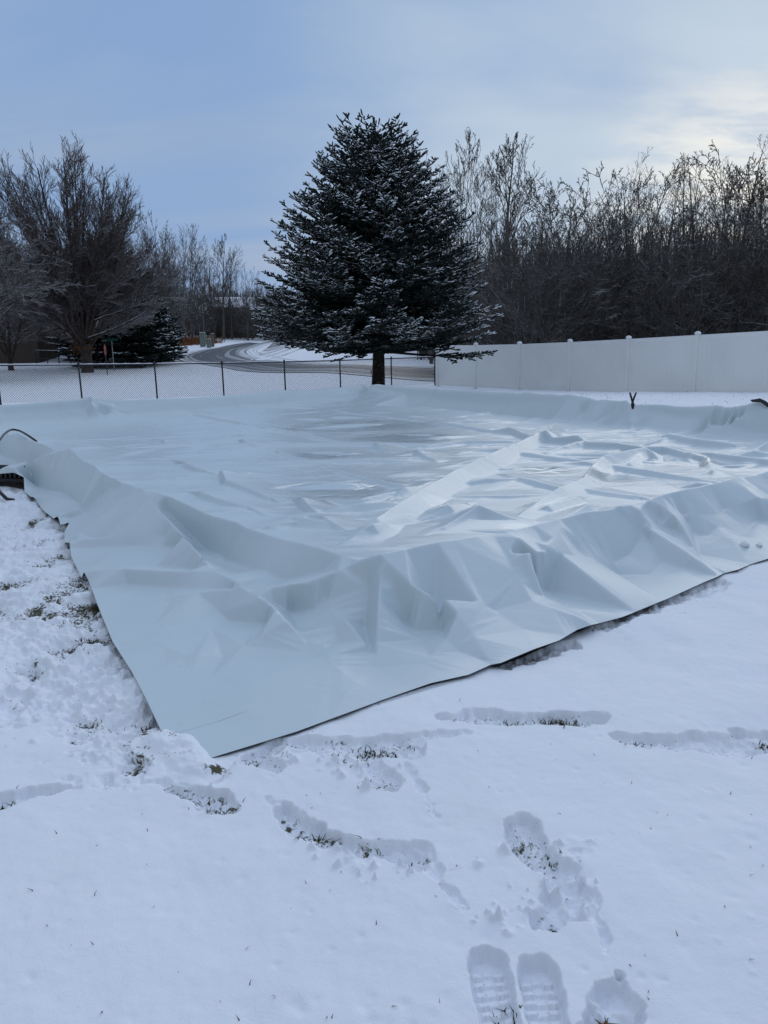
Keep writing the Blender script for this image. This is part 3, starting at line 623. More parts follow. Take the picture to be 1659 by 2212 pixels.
#@@FENCES
# ================================================================== white privacy fence
def ray_x_at(xpx,Y,zt=None):
    """X of the vertical plane through pixel column near the ground at distance Y"""
    z=float(T(0,Y)); 
    for _ in range(6):
        # solve y pixel for which point at Y has height z
        lo,hi=500.,1100.
        for _ in range(40):
            m_=(lo+hi)/2
            if atY(xpx,m_,Y)[2]>z: lo=m_
            else: hi=m_
        p=atY(xpx,(lo+hi)/2,Y); z=float(T(p[0],Y))
    return np.array([p[0],Y,z])
wf=[]
for t_ in np.arange(0,9):
    Yd=(32.9*(1-.0608*t_)-.4)/.975; u=(.0695+.04215*t_)/(1-.0608*t_); wf.append(ray_x_at(W/2+u*FOC,Yd))
WF=empty('white_fence',wf[0],'tall white vinyl privacy fence of smooth panels behind the rink','fence')
o0=Vector(wf[0])
for k,p in enumerate(wf):
    nb=Vector(wf[min(k+1,8)])-Vector(wf[max(k-1,0)]); ang=math.atan2(nb.y,nb.x)
    c=Vector(p)-o0
    MB().box((c.x,c.y,c.z+.90),(.127,.127,1.86),ang,.012).build('post',M['white_vinyl'],WF)
    mb=MB(); mb.lathe((c.x,c.y,c.z+1.83),[(.098,0),(.098,.03),(.07,.06),(.01,.085)],8); mb.build('post_cap',M['white_vinyl'],WF,True)
    mb=MB(); mb.lathe((c.x,c.y,c.z+1.866),[(.09,0),(.085,.03),(.05,.055),(.01,.062)],9); mb.build('snow_cap',M['snow'],WF,True)
    if k<8:
        c2=Vector(wf[k+1])-o0; mid=(c+c2)/2; d=c2-c; L2=math.hypot(d.x,d.y); an=math.atan2(d.y,d.x); sl=-math.atan2(d.z,L2)
        mb=MB(); nb_=16; w_=(L2-.13)/nb_
        for j in range(nb_):
            f=(j+.5)/nb_; pp=c+d*((.065+f*(L2-.13))/L2)
            mb.box((pp.x,pp.y,pp.z+.88),(w_-.0012,.030,1.62),an,.0015)
        mb.build('panel',M['white_vinyl'],WF)
        for zc,hh in ((1.735,.12),(.10,.15)):
            MB().box((mid.x,mid.y,mid.z+zc),(L2-.13,.05,hh),an,.008,sl).build('rail',M['white_vinyl'],WF)
        MB().box((mid.x,mid.y,mid.z+1.803),(L2-.14,.045,.022),an,.009,sl).build('snow_strip',M['snow'],WF,True)
WF.scale=(1,1,.93)
# ================================================================== black chain-link fence
cxs=[(940,0),(846,1),(736,2),(617,3),(484,4),(340,5),(178,6),(2,7),(-190,8)]
cf_=[]
for xp,t_ in cxs:
    Yd=(33.4*(1-.0414*t_)-.4)/.975; p=ray_x_at(xp,Yd); cf_.append(p)
CF=empty('chain_link_fence',cf_[0],'black vinyl coated chain-link fence between the yard and the road','fence'); o0=Vector(cf_[0])
for k,p in enumerate(cf_):
    c=Vector(p)-o0; r_=.04 if k==0 else .028
    MB().tube([c+Vector((0,0,-.1)),c+Vector((0,0,1.24))],r_,10).build('post',M['black_vinyl'],CF,True)
    mb=MB(); mb.lathe((c.x,c.y,c.z+1.24),[(r_*1.2,-.02),(r_*1.2,.02),(r_*.6,.045),(.004,.05)],10); mb.build('post_cap',M['black_vinyl'],CF,True)
    if k<8:
        c2=Vector(cf_[k+1])-o0
        MB().tube([c+Vector((0,0,1.2)),c2+Vector((0,0,1.2))],.022,8).build('top_rail',M['black_vinyl'],CF,True)
        MB().tube([c.lerp(c2,f)+Vector((0,0,1.218+.006*math.sin(f*40+k))) for f in np.linspace(.02,.98,24)],.018,6).build('snow_strip',M['snow'],CF,True)
        L2=(c2-c).length; d=(c2-c)/L2; hz=1.16; pit=.075; P_=[];Q_=[]
        n_=int((L2+hz)/pit)
        for sgn in (1,-1):
            for j in range(n_):
                x0=j*pit-(hz if sgn>0 else 0); x1=x0+hz*sgn
                if sgn<0: x0,x1=j*pit,j*pit-hz
                # clip to the bay
                a0,a1=0.,1.
                for lim in (0,L2):
                    t_=(lim-x0)/(x1-x0)
                    if lim==0: 
                        if x0<0: a0=max(a0,t_)
                        elif x1<0: a1=min(a1,t_)
                    else:
                        if x0>L2: a0=max(a0,t_)
                        elif x1>L2: a1=min(a1,t_)
                if a1-a0<.02: continue
                p0=c+d*(x0+(x1-x0)*a0)+Vector((0,0,.04+hz*a0)); p1=c+d*(x0+(x1-x0)*a1)+Vector((0,0,.04+hz*a1))
                P_.append(np.array([p0,p1])); Q_.append(np.array([.0042,.0042]))
        Vv,Ff=tubes(P_,Q_,3); mesh_obj('mesh_panel',Vv,Ff,M['wire'],CF,True)
for zz_ in (.15,.45,.75,1.05): mb=MB(); mb.lathe((0,0,zz_),[(.05,-.015),(.05,.015)],8); mb.box((-.06,0,zz_),(.08,.012,.025)); mb.build('tension_band',M['black_vinyl'],CF)
# ================================================================== road
z2=lambda x,y:((500+x/2.37)/1.8228,(1150+y/2.37)/1.8228)
outer=[(820,716),(700,726)]+[z2(*p) for p in [(1400,443),(1100,475),(850,515),(600,560),(460,600),(540,655),(820,695),(1150,745)]]+[(700,806),(820,814),(940,824),(1200,829)]
innr=[(820,720),(705,730)]+[z2(*p) for p in [(1430,462),(1290,500),(1215,545),(1260,580),(1440,614),(1640,640),(1800,655),(1950,668)]]+[(780,785),(860,789),(940,792),(1200,796)]
O=np.array([ground(*p) for p in outer]); I=np.array([ground(*p) for p in innr])
def cat(P,n=14):
    out=[]
    for i in range(len(P)-1):
        p0=P[max(i-1,0)];p1=P[i];p2=P[i+1];p3=P[min(i+2,len(P)-1)]
        for k in range(n):
            t=k/n; out.append(.5*((2*p1)+(-p0+p2)*t+(2*p0-5*p1+4*p2-p3)*t*t+(-p0+3*p1-3*p2+p3)*t**3))
    out.append(P[-1]); return np.array(out)
O=cat(O);I=cat(I); nl=len(O); nw=15
def gzz(x,y): return float(T(x,y))+.05*float(fbm(np.array([x*.12]),np.array([y*.12]),90,2)[0])
V=[];uv=[];acc=0
for a in range(nl):
    if a: acc+=np.linalg.norm((O[a]+I[a]-O[a-1]-I[a-1])[:2])/2
    for b in range(nw):
        f=b/(nw-1); p=O[a]*(1-f)+I[a]*f; V.append((p[0],p[1],gzz(p[0],p[1])+.03+.03*math.sin(f*math.pi)+.002*p[1]/10)); uv.append((f,acc))
i=np.arange(nl-1)[:,None]*nw+np.arange(nw-1)[None,:]
Fq=np.stack([i,i+1,i+nw+1,i+nw],-1).reshape(-1,4)
m=bpy.data.materials.new('slushy_road'); m.use_nodes=True; nt=m.node_tree; L=nt.links.new; b=nt.nodes['Principled BSDF']; b.inputs['Roughness'].default_value=.5; b.inputs['Specular IOR Level'].default_value=.25
uvn=nt.nodes.new('ShaderNodeUVMap'); mp=nt.nodes.new('ShaderNodeMapping'); mp.inputs['Scale'].default_value=(15,.025,1); L(uvn.outputs[0],mp.inputs[0])
n=nt.nodes.new('ShaderNodeTexNoise'); n.inputs['Scale'].default_value=1; n.inputs['Detail'].default_value=6; n.inputs['Roughness'].default_value=.6; L(mp.outputs[0],n.inputs['Vector'])
sx_=nt.nodes.new('ShaderNodeSeparateXYZ'); L(uvn.outputs[0],sx_.inputs[0])
e=nt.nodes.new('ShaderNodeMath'); e.operation='SUBTRACT'; L(sx_.outputs[0],e.inputs[0]); e.inputs[1].default_value=.38
ab=nt.nodes.new('ShaderNodeMath'); ab.operation='ABSOLUTE'; L(e.outputs[0],ab.inputs[0])
ma=nt.nodes.new('ShaderNodeMath'); ma.operation='MULTIPLY_ADD'; L(ab.outputs[0],ma.inputs[0]); ma.inputs[1].default_value=.6; L(n.outputs[0],ma.inputs[2])
mr=nt.nodes.new('ShaderNodeMapRange'); mr.inputs[1].default_value=.60; mr.inputs[2].default_value=.84; L(ma.outputs[0],mr.inputs[0])
mx=nt.nodes.new('ShaderNodeMix'); mx.data_type='RGBA'; mx.inputs[6].default_value=(.055,.06,.065,1); mx.inputs[7].default_value=(.80,.82,.86,1); L(mr.outputs[0],mx.inputs[0]); L(mx.outputs[2],b.inputs['Base Color'])
rd=mesh_obj('road',V,Fq,m,None,True,uv=uv); rd['kind']='structure'
#@@TREES
# ================================================================== bare trees
def bare_tree(seed,h,spread,trunk_r,stems=1,fork=.25,up=.12,dens=1.0,low=.2,droop=0.,levels=4,twig_r=.007,angle=(35,60),curve=.10):
    """returns (trunk polylines, branch polylines)"""
    rs=np.random.default_rng(seed); tr=[];tw=[]
    def grow(p,d,L,r,lev,nseg,upk):
        pts_=[p];q_=p;dd=d
        for i in range(nseg):
            dd=dd+rs.normal(0,curve*(.4 if lev==0 else .7 if lev==1 else 1),3)+np.array([0,0,upk]); dd/=np.linalg.norm(dd); q_=q_+dd*L/nseg; pts_.append(q_)
        return np.array(pts_)
    def rec(p,d,L,r,lev):
        nseg=[10,7,5,4,3][min(lev,4)]
        P=grow(p,d,L,r,lev,nseg,up*(1 if lev>0 else .3))
        tip=[.05,.12,.3,.4,.4][min(lev,4)]
        rad=np.maximum(r*(1-(1-tip)*np.linspace(0,1,nseg+1)**.8),twig_r)
        if lev==0: rad[0]*=1.35; rad[1]*=1.05
        (tr if lev<=1 else tw).append((P,rad))
        if lev>=levels: return
        nch=int([18,9,7,5][min(lev,3)]*dens*(.7+.6*rs.random()))
        f0=low if lev==0 else .22
        for k in range(nch):
            f=f0+(1-f0)*(k+rs.random())/nch; j=min(int(f*nseg),nseg-1); fr=f*nseg-j
            b=P[j]*(1-fr)+P[j+1]*fr; dr=P[j+1]-P[j]; dr/=np.linalg.norm(dr)
            a=R(rs.uniform(*angle))*(1.15-.45*f if lev==0 else 1); ph=rs.uniform(0,2*math.pi)
            u_=np.cross(dr,[0,0,1.]) if abs(dr[2])<.95 else np.array([1.,0,0]); u_/=np.linalg.norm(u_); v_=np.cross(dr,u_)
            nd=dr*math.cos(a)+(u_*math.cos(ph)+v_*math.sin(ph))*math.sin(a)
            if lev>=1: nd[2]+=.12-droop; nd/=np.linalg.norm(nd)
            sh=(math.sin(math.pi*min(1,.25+f*.72)) if lev==0 else (1-.45*f))
            ll=(spread*sh if lev==0 else L*rs.uniform(.32,.55)*sh)*rs.uniform(.75,1.15)
            rr_=max(rad[j]*rs.uniform(.42,.62),twig_r)
            rec(b,nd,ll,rr_ if lev<2 else max(twig_r,rr_*.8),lev+1)
    if stems==1: rec(np.zeros(3),np.array([rs.normal(0,.04),rs.normal(0,.04),1.]),h,trunk_r,0)
    else:
        zf=h*fork; T0=np.array([[0,0,-.1],[0,0,zf*.3],[.0,.02,zf*.65],[0.03,.0,zf]]); tr.append((T0,np.array([trunk_r*1.35,trunk_r*1.02,trunk_r,trunk_r*1.0])))
        for k in range(stems):
            ph=2*math.pi*(k+rs.random()*.5)/stems; ti=R(rs.uniform(8,30)) if k%3 else R(rs.uniform(2,12))
            d=np.array([math.sin(ti)*math.cos(ph),math.sin(ti)*math.sin(ph),math.cos(ti)])
            rec(np.array([.1*math.cos(ph)*trunk_r*5,.1*math.sin(ph)*trunk_r*5,zf*rs.uniform(.7,1)]),d,(h-zf)*rs.uniform(.8,1.0),trunk_r*rs.uniform(.4,.6),0)
    return tr,tw
def make_tree(name,seed,label,cat_,bark,twig,group=None,**kw):
    tr,tw=bare_tree(seed,**kw); e_=empty(name,(0,0,0),label,cat_,group)
    V_,F_=tubes([a for a,_ in tr],[b for _,b in tr],6); mesh_obj('trunk',V_,F_,M[bark],e_,True)
    V_,F_=tubes([a for a,_ in tw],[b for _,b in tw],3); mesh_obj('crown',V_,F_,M[twig],e_,True)
    return e_
def place(e_,x,y,s_=1.,rz=0.,sz=None,dz=-.1):
    e_.location=(x,y,float(T(x,y))+dz); e_.rotation_euler=(0,0,rz); e_.scale=(s_,s_,sz or s_); return e_
# the maple on the left lawn: vase of upright stems over long low limbs
def maple(seed):
    rs=np.random.default_rng(seed); tr=[];tw=[];limbs=[]
    tr.append((np.array([[0,0,-.2],[0,0,.5],[.02,0,1.3],[.0,0,2.0]]),np.array([.50,.37,.35,.42])))
    def rec(p,d,L,r,lev,upk):
        nseg=[12,7,5,3][lev]; P=[p];dd=d/np.linalg.norm(d);q_=p
        for i in range(nseg):
            dd=dd+rs.normal(0,[.02,.045,.07,.09][lev],3)+np.array([0,0,upk]); dd/=np.linalg.norm(dd); q_=q_+dd*L/nseg; P.append(q_)
        P=np.array(P); rad=r*(1-.8*np.linspace(0,1,nseg+1)); rad=np.maximum(rad,.011)
        (tr if lev==0 else tw).append((P,rad))
        if lev==3: return
        nch=[34,11,5][lev]; nch=max(3,int(nch*min(1,L/[8,2.2,.9][lev])))
        for k in range(nch):
            f=.18+.82*(k+rs.random())/nch; j=min(int(f*nseg),nseg-1); fr=f*nseg-j; b=P[j]*(1-fr)+P[j+1]*fr; dr=P[j+1]-P[j]; dr/=np.linalg.norm(dr)
            a=R(rs.uniform(16,40)); ph=rs.uniform(0,6.283); u_=np.cross(dr,[0,0,1.])+1e-3; u_/=np.linalg.norm(u_); v_=np.cross(dr,u_)
            nd=dr*math.cos(a)+(u_*math.cos(ph)+v_*math.sin(ph))*math.sin(a)
            ll=[1.9,.8,.42][lev]*rs.uniform(.6,1.2)*(1-.35*f if lev==0 else 1-.3*f)
            rec(b,nd,ll,max(.010,min(rad[j]*.5,[.045,.02,.011][lev])),lev+1,upk*.8+.03)
    for k in range(34):
        ph=2.39996*k+rs.uniform(-.2,.2); ti=R(35*math.sqrt((k+.4)/34)+rs.uniform(-2,2))
        d=np.array([math.sin(ti)*math.cos(ph),math.sin(ti)*math.sin(ph),math.cos(ti)])
        b0=np.array([.22*math.cos(ph),.22*math.sin(ph),rs.uniform(1.6,3.2)]); ss=np.linspace(1,16,200); pp=b0+d*ss[:,None]; ok=((pp[:,0]**2+pp[:,1]**2)/5.3**2+((pp[:,2]-6.5)/8.0)**2)<1; Lm=ss[ok].max()
        rec(b0,d,Lm*rs.uniform(.86,1.0),rs.uniform(.085,.15),0,.003)
    for k in range(17):
        ph=2*math.pi*k/17+rs.uniform(-.2,.2); ti=R(rs.uniform(42,78))
        d=np.array([math.sin(ti)*math.cos(ph),math.sin(ti)*math.sin(ph),math.cos(ti)])
        n0=len(tr); rec(np.array([.2*math.cos(ph),.2*math.sin(ph),rs.uniform(1.5,4.0)]),d,rs.uniform(5.,7.8),rs.uniform(.08,.13),0,.010); limbs.append(tr.pop(n0))
    e_=empty('maple_tree',(0,0,0),'large bare maple with many upright stems on the lawn behind the chain-link fence','tree')
    V_,F_=tubes([a for a,_ in tr],[b for _,b in tr],7); mesh_obj('trunk',V_,F_,M['bark_maple'],e_,True)
    V_,F_=tubes([a for a,_ in tw],[b for _,b in tw],3); mesh_obj('crown',V_,F_,M['twig_maple'],e_,True)
    V_,F_=tubes([a for a,_ in limbs],[b for _,b in limbs],6); mesh_obj('low_limbs',V_,F_,M['bark_snowy'],e_,True)
    # dead leaves caught low round the fork
    V_=[];F_=[]
    for _ in range(420):
        a=rs.uniform(0,6.28); r_=abs(rs.normal(0,.55)); c=np.array([r_*math.cos(a)-.15,r_*math.sin(a)-.2,rs.uniform(1.3,3.3)]); u_=rs.normal(0,1,3); v_=rs.normal(0,1,3); s_=.05
        b_=len(V_); V_+= [c-u_*s_,c+v_*s_,c+u_*s_,c-v_*s_]; F_.append((b_,b_+1,b_+2,b_+3))
    mesh_obj('dead_leaves',V_,F_,M['leaf'],e_)
    return e_
p=ground(190,805); mp_=maple(3); place(mp_,p[0],p[1],1.02)
print('maple at',p)
# ================================================================== conifers
def conifer(name,seed,h,prof,trunk_r,label,cat_,matn='needles',bot=1.2,dz=.27,per=10,nf=1.0,fl=.17,fr=.032,sag=0.,snow=.25,knots=False,sides=6,group=None,irregular=.18,low_el=-12,step=.13):
    rs=np.random.default_rng(seed); e_=empty(name,(0,0,0),label,cat_,group)
    tz_=np.linspace(-.2,h*.97,14); cx_=.05*np.sin(tz_*.9)
    P=np.stack([cx_,.0*tz_,tz_],-1); mb_r=trunk_r*(1-.93*np.clip(tz_/h,0,1)**.8); mb_r[0]*=1.3
    V_,F_=tubes([P],[mb_r],12); mesh_obj('trunk',V_,F_,M['bark_spruce'],e_,True)
    lim=[];tuft=[]
    z=bot
    while z<h-.15:
        Rz=np.interp(z,prof[0],prof[1]); n_=per if z<h*.85 else max(5,int(per*.6)); ph0=rs.uniform(0,6.28)
        for k in range(n_):
            ph=ph0+2*math.pi*k/n_+rs.uniform(-.22,.22); L=Rz*rs.uniform(1-irregular*1.6,1+irregular*.5)
            f=z/h; el=R(np.interp(f,[0,.25,.55,.85,1],[low_el,4,20,34,52]))+rs.normal(0,.08)
            zz=max(z-max(0.,L*math.tan(el))*.9+rs.uniform(-.12,.12),bot*.9); nseg=7; tt=np.linspace(0,1,nseg+1)
            ca,sa=math.cos(ph),math.sin(ph)
            lp=L/math.cos(el)
            rad_=lp*math.cos(el)*tt; hz_=lp*math.sin(el)*tt+ (-sag*L*tt*(1-tt)*1.2)+.10*L*tt**3*(1 if f<.7 else .2)
            side=rs.normal(0,.05)*L*tt**2
            P=np.stack([rad_*ca-side*sa,rad_*sa+side*ca,zz+hz_],-1)
            lim.append((P,np.maximum(trunk_r*.16*(L/4+.3)*(1-.85*tt),.006)))
            # side shoots in a flat fan
            m_=max(3,int(L/.16*nf)); 
            for j in range(m_):
                s0=.18+.82*(j+rs.random())/m_; 
                if f<.3 and s0<.45 and rs.random()<.6: continue
                jj=min(int(s0*nseg),nseg-1); fr_=s0*nseg-jj; b=P[jj]*(1-fr_)+P[jj+1]*fr_; dr=P[jj+1]-P[jj]; dr/=np.linalg.norm(dr)
                sd_=1 if j%2 else -1; a=R(rs.uniform(32,62)); hv=np.cross([0,0,1.],dr); hv/=np.linalg.norm(hv)+1e-9
                nd=dr*math.cos(a)+hv*sd_*math.sin(a)+np.array([0,0,rs.normal(0,.16)]); nd/=np.linalg.norm(nd)
                tl=(.55*L*(1.08-s0)*.55+.12)*rs.uniform(.7,1.2); tl=min(tl,1.1)
                Q=np.stack([b,b+nd*tl*.5+np.array([0,0,-.02*tl]),b+nd*tl+np.array([0,0,.04*tl])])
                lim.append((Q,np.array([.012,.009,.006])))
                # finger shoots along the twig
                kk=max(1,int(tl/step))
                for g_ in range(kk+1):
                    u0=(g_+.6*rs.random())/(kk+.4); u0=min(u0,1); bb=b+nd*tl*u0
                    a2=R(rs.uniform(10,62))*(1 if g_%2 else -1); hv2=np.cross([0,0,1.],nd); hv2/=np.linalg.norm(hv2)+1e-9
                    d2=nd*math.cos(a2)+hv2*math.sin(a2)+np.array([0,0,rs.uniform(-.25,.45)]); d2/=np.linalg.norm(d2)
                    outer_=np.clip((s0*L+tl*u0*.5)/max(Rz,.3),0,1)
                    tuft.append((bb,d2,fl*rs.uniform(.7,1.25),outer_))
                    if g_==kk:
                        for sg in (-1,1):
                            d3_=nd*.75+hv2*sg*.65+np.array([0,0,rs.uniform(-.1,.5)]); tuft.append((bb,d3_,fl*rs.uniform(.6,1.),outer_))
            tuft.append((P[-1],(P[-1]-P[-2])/np.linalg.norm(P[-1]-P[-2]),fl*1.2,1.))
        z+=dz*(1 if z<h*.8 else .8)
    for _ in range(14): tuft.append((np.array([cx_[-1]+rs.normal(0,.06),rs.normal(0,.06),h*.97+rs.uniform(-.4,.05)]),np.array([rs.normal(0,.25),rs.normal(0,.25),1.]),fl*1.3,1.))
    V_,F_=tubes([a for a,_ in lim],[b for _,b in lim],4); mesh_obj('branches',V_,F_,M['bark_spruce'],e_,True)
    # finger tufts
    B=np.array([t_[0] for t_ in tuft]); D=np.array([t_[1] for t_ in tuft]); D/=np.linalg.norm(D,axis=1,keepdims=True); Ln=np.array([t_[2] for t_ in tuft]); O_=np.array([t_[3] for t_ in tuft])
    ref=np.where(np.abs(D[:,2:3])<.9,np.array([[0,0,1.]]),np.array([[1.,0,0]])); A=np.cross(D,ref); A/=np.linalg.norm(A,axis=1,keepdims=True); C=np.cross(D,A)
    rings=[(-.05,.4),(.15,1.0),(.8,.95),(1.04,.2)]; n=sides; VV=[]
    for kq,(f,w) in enumerate(rings):
        th=np.arange(n)*2*math.pi/n+kq*.5; rad=fr*w*np.where(np.arange(n)%2,.62,1.15)
        jit=rs.uniform(.75,1.25,(len(B),n))
        VV.append(B[:,None]+D[:,None]*(Ln[:,None,None]*(f+.10*np.where(np.arange(n)%2,-1,1)[None,:,None]*(1 if 0<kq<3 else 0)))+(A[:,None]*np.cos(th)[None,:,None]+C[:,None]*np.sin(th)[None,:,None])*(rad*jit)[:,:,None])
    VV=np.stack(VV,1); m_=len(B); k_=len(rings); V_=VV.reshape(-1,3)
    i0=(np.arange(m_)*k_*n)[:,None,None]+(np.arange(k_-1)*n)[None,:,None]; j=np.arange(n)[None,None,:]; j2=(j+1)%n
    F_=np.stack([i0+j,i0+j2,i0+j2+n,i0+j+n],-1).reshape(-1,4)
    hf=np.clip(B[:,2]/h,0,1)
    sn=snow*(O_**2)*1.6-.62+rs.normal(0,.2,m_)+.12*hf+.42*vn(B[:,0]*1.6+B[:,1]*.7,B[:,2]*2.2-B[:,1]*.9,77)
    mesh_obj('needles',V_,F_,M[matn],e_,True,attrs={'snow':np.repeat(sn,k_*n)})
    if knots:
        for _ in range(26):
            mb=MB()
            z_=rs.uniform(.1,1.5); a=rs.uniform(0,6.28); r_=trunk_r*.98*(1-.93*(z_/h)**.8 if z_>0 else 1); c=Vector((r_*math.cos(a),r_*math.sin(a),z_)); mb.tube([c*1.0,c+Vector((math.cos(a),math.sin(a),.1))*.03],[.022,.018],8); mb.build('cut_knot',M['tanwall'],e_)
    print(name,'tufts',m_)
    return e_
sp=atY(816,826,25.5)
hs=atY(800,246,25.5)[2]-float(T(sp[0],25.5))
spr=conifer('spruce_tree',11,hs,([0,1.0,1.6,2.6,3.8,5.0,6.2,7.2,8.0,8.6,hs],[2.6,3.3,3.95,3.85,3.45,3.0,2.4,1.75,1.1,.62,.2]),.25,'big dark spruce dusted with snow standing behind the far rink corner','tree',bot=1.62,low_el=-3,per=13,dz=.23,nf=1.25,fl=.165,fr=.023,step=.085,knots=True,irregular=.12,snow=.56)
spr.scale=(.96,.96,1.0); spr.location=(sp[0],sp[1],float(T(sp[0],sp[1]))-.05)
#@@BACK
def PX(xd,Y):  # plan point on the terrain in the direction of column xd
    p=ray_x_at(xd,Y) if Y<45 else None
    if p is None:
        d=ray(xd,725); p=np.array([d[0]/d[1]*Y,Y,0.]); p[2]=float(T(p[0],Y))
    return p
p=PX(262,64); dsp=conifer('spruce_tree',21,12.5,([0,1,3,6,9,11,12.5],[3.8,4.6,4.3,3.3,2.0,1.0,.2]),.3,'dark spruce with drooping skirts directly behind the bare maple','tree','needles_far',bot=.5,dz=.5,per=11,nf=.42,fl=.45,fr=.085,snow=.3)
dsp.location=p
d2=copy_tree(dsp); p=PX(328,72); d2.location=p; d2.scale=(.68,.68,.5); d2.rotation_euler=(0,0,2.); d2['label']='low dark spruce right of the maple with branches over the lawn'
dsp.scale=(1,1,.82)
d3=copy_tree(dsp); p=PX(215,72); d3.location=p; d3.scale=(.9,.9,.85); d3.rotation_euler=(0,0,4.); d3['label']='dark spruce left of the maple trunk in front of the tan wall'
d4=copy_tree(dsp); p=PX(738,112); d4.location=p; d4.scale=(.8,.8,.6); d4.rotation_euler=(0,0,1.); d4['label']='small dark spruce beyond the road bend seen under the big spruce'
# left edge trees
wide=dict(h=9.5,spread=5.2,trunk_r=.26,stems=7,fork=.16,up=.03,dens=.95,low=.15,levels=4,twig_r=.011,angle=(32,68),curve=.12)
lt=make_tree('crab_apple_tree',41,'broad tangled bare tree with snow-lined twigs at the left picture edge','tree','bark_maple','twig_maple',**wide)
p=PX(-45,44); place(lt,p[0],p[1],1.12,.6)
lt2=copy_tree(lt); p=PX(15,60); place(lt2,p[0],p[1],.8,2.4); lt2['label']='low tangled bare tree before the brown house wall'
lt3=copy_tree(lt); p=PX(335,80); place(lt3,p[0],p[1],.9,4.0); lt3['label']='wide bare tree just right of the dark spruces'
lt4=copy_tree(lt); p=PX(120,86); place(lt4,p[0],p[1],.9,5.1); lt4['label']='spreading bare tree over the little rail fence'
# upright woodland trees
kinds=[]
spec=[dict(h=13,spread=3.6,trunk_r=.16,up=.07,dens=.72,low=.34,angle=(30,55),twig_r=.0062,curve=.07),
      dict(h=13,spread=4.4,trunk_r=.2,up=.06,dens=.72,low=.22,angle=(34,62),twig_r=.0062,curve=.09),
      dict(h=12,spread=2.8,trunk_r=.14,up=.10,dens=.7,low=.3,angle=(26,48),twig_r=.0062,curve=.06),
      dict(h=13,spread=4.0,trunk_r=.15,stems=3,fork=.12,up=.06,dens=.62,low=.3,angle=(30,55),twig_r=.0062,curve=.08),
      dict(h=8,spread=3.4,trunk_r=.09,stems=5,fork=.05,up=.04,dens=.7,low=.12,angle=(30,68),twig_r=.009,curve=.09),
      dict(h=15,spread=3.8,trunk_r=.15,stems=4,fork=.16,up=.09,dens=.62,low=.3,angle=(24,44),twig_r=.009,curve=.09)]
WG='bare trees of the wood behind the white fence'; WL='bare snow-dusted woodland tree in the dense wood behind the white fence'
used=[False]*12
protos=[]
for k,sp_ in enumerate(spec[:5]):
    protos.append(make_tree('woodland_tree',100+k,WL,'tree','bark_dark','twig_dark',WG,**sp_))
pale=[make_tree('poplar_tree',200,'x','tree','bark_grey','twig_grey',None,**spec[5]),make_tree('poplar_tree',201,'x','tree','bark_grey','twig_grey',None,h=14,spread=4.6,trunk_r=.22,up=.10,dens=1.0,low=.3,angle=(28,50),twig_r=.011,curve=.09)]
def put(e_,xd,Y,top,label=None,group=None,rz=None,wide_=1.):
    p=PX(xd,Y); zt=EYE+(725-(xd-830)*.0192-top)/FOC*Y; hgt=zt-p[2]
    key=e_.name
    c=e_ if not e_.get('_u') else copy_tree(e_); e_['_u']=1
    h0=e_['_h']; s_=hgt/h0; c.location=(p[0],p[1],p[2]-.1); c.scale=(s_*wide_,s_*wide_,s_); c.rotation_euler=(0,0,rz if rz is not None else random.uniform(0,6.28))
    if label: c['label']=label
    if group is not None: c['group']=group
    return c
hazed=[make_tree('woodland_tree',300,'x','tree','bark_grey','twig_grey',None,**spec[0]),make_tree('woodland_tree',301,'x','tree','bark_grey','twig_grey',None,**spec[2])]  # lighter bark here paints distance haze into the colour of the far rows
for e_ in protos+pale+hazed:
    e_['_h']=max(v[2] for ch in e_.children for v in ch.bound_box)
# tall pale trees between spruce and wood
put(pale[0],985,52,312,'tall pale bare poplar rising just right of the big spruce',None,1.0,1.15)
put(pale[1],1085,47,318,'tall leaning bare tree with wide limbs between the spruce and the wood',None,2.2,1.15)
put(pale[0],1035,56,325,'slender pale bare tree behind the tall leaning one',None,4.0)
# wood skyline: front rows then rows behind
def sky(x): return np.interp(x,[1060,1120,1170,1240,1300,1340,1400,1460,1520,1580,1640,1700],[450,430,432,425,370,360,350,352,340,345,325,330])
rr2=random.Random(5)
for x_ in np.arange(1095,1900,33):      # row just behind the fence
    Yf=38+rr2.uniform(-2,4); put(protos[rr2.choice([0,1,1,3,4])],x_+rr2.uniform(-12,12),Yf,float(sky(min(x_,1690)))+rr2.choice((rr2.uniform(-10,15),rr2.uniform(50,150))))
for x_ in np.arange(1060,1850,30):
    put(protos[rr2.choice([0,2,2,3])],x_+rr2.uniform(-12,12),47+rr2.uniform(-3,4),float(sky(min(x_,1690)))+rr2.uniform(20,130))
for x_ in np.arange(930,1800,30):
    put(protos[rr2.choice([0,1,2])],x_+rr2.uniform(-12,12),58+rr2.uniform(-4,5),float(sky(min(max(x_,1100),1690)))+rr2.uniform(50,140)+(60 if x_<1060 else 0))
for x_ in np.arange(1100,1850,38):    # understorey
    put(protos[4],x_+rr2.uniform(-12,12),36+rr2.uniform(-1,3),rr2.uniform(520,610),'low bare thicket tree with snowy twigs just behind the white fence','understorey trees behind the white fence',None,1.1)
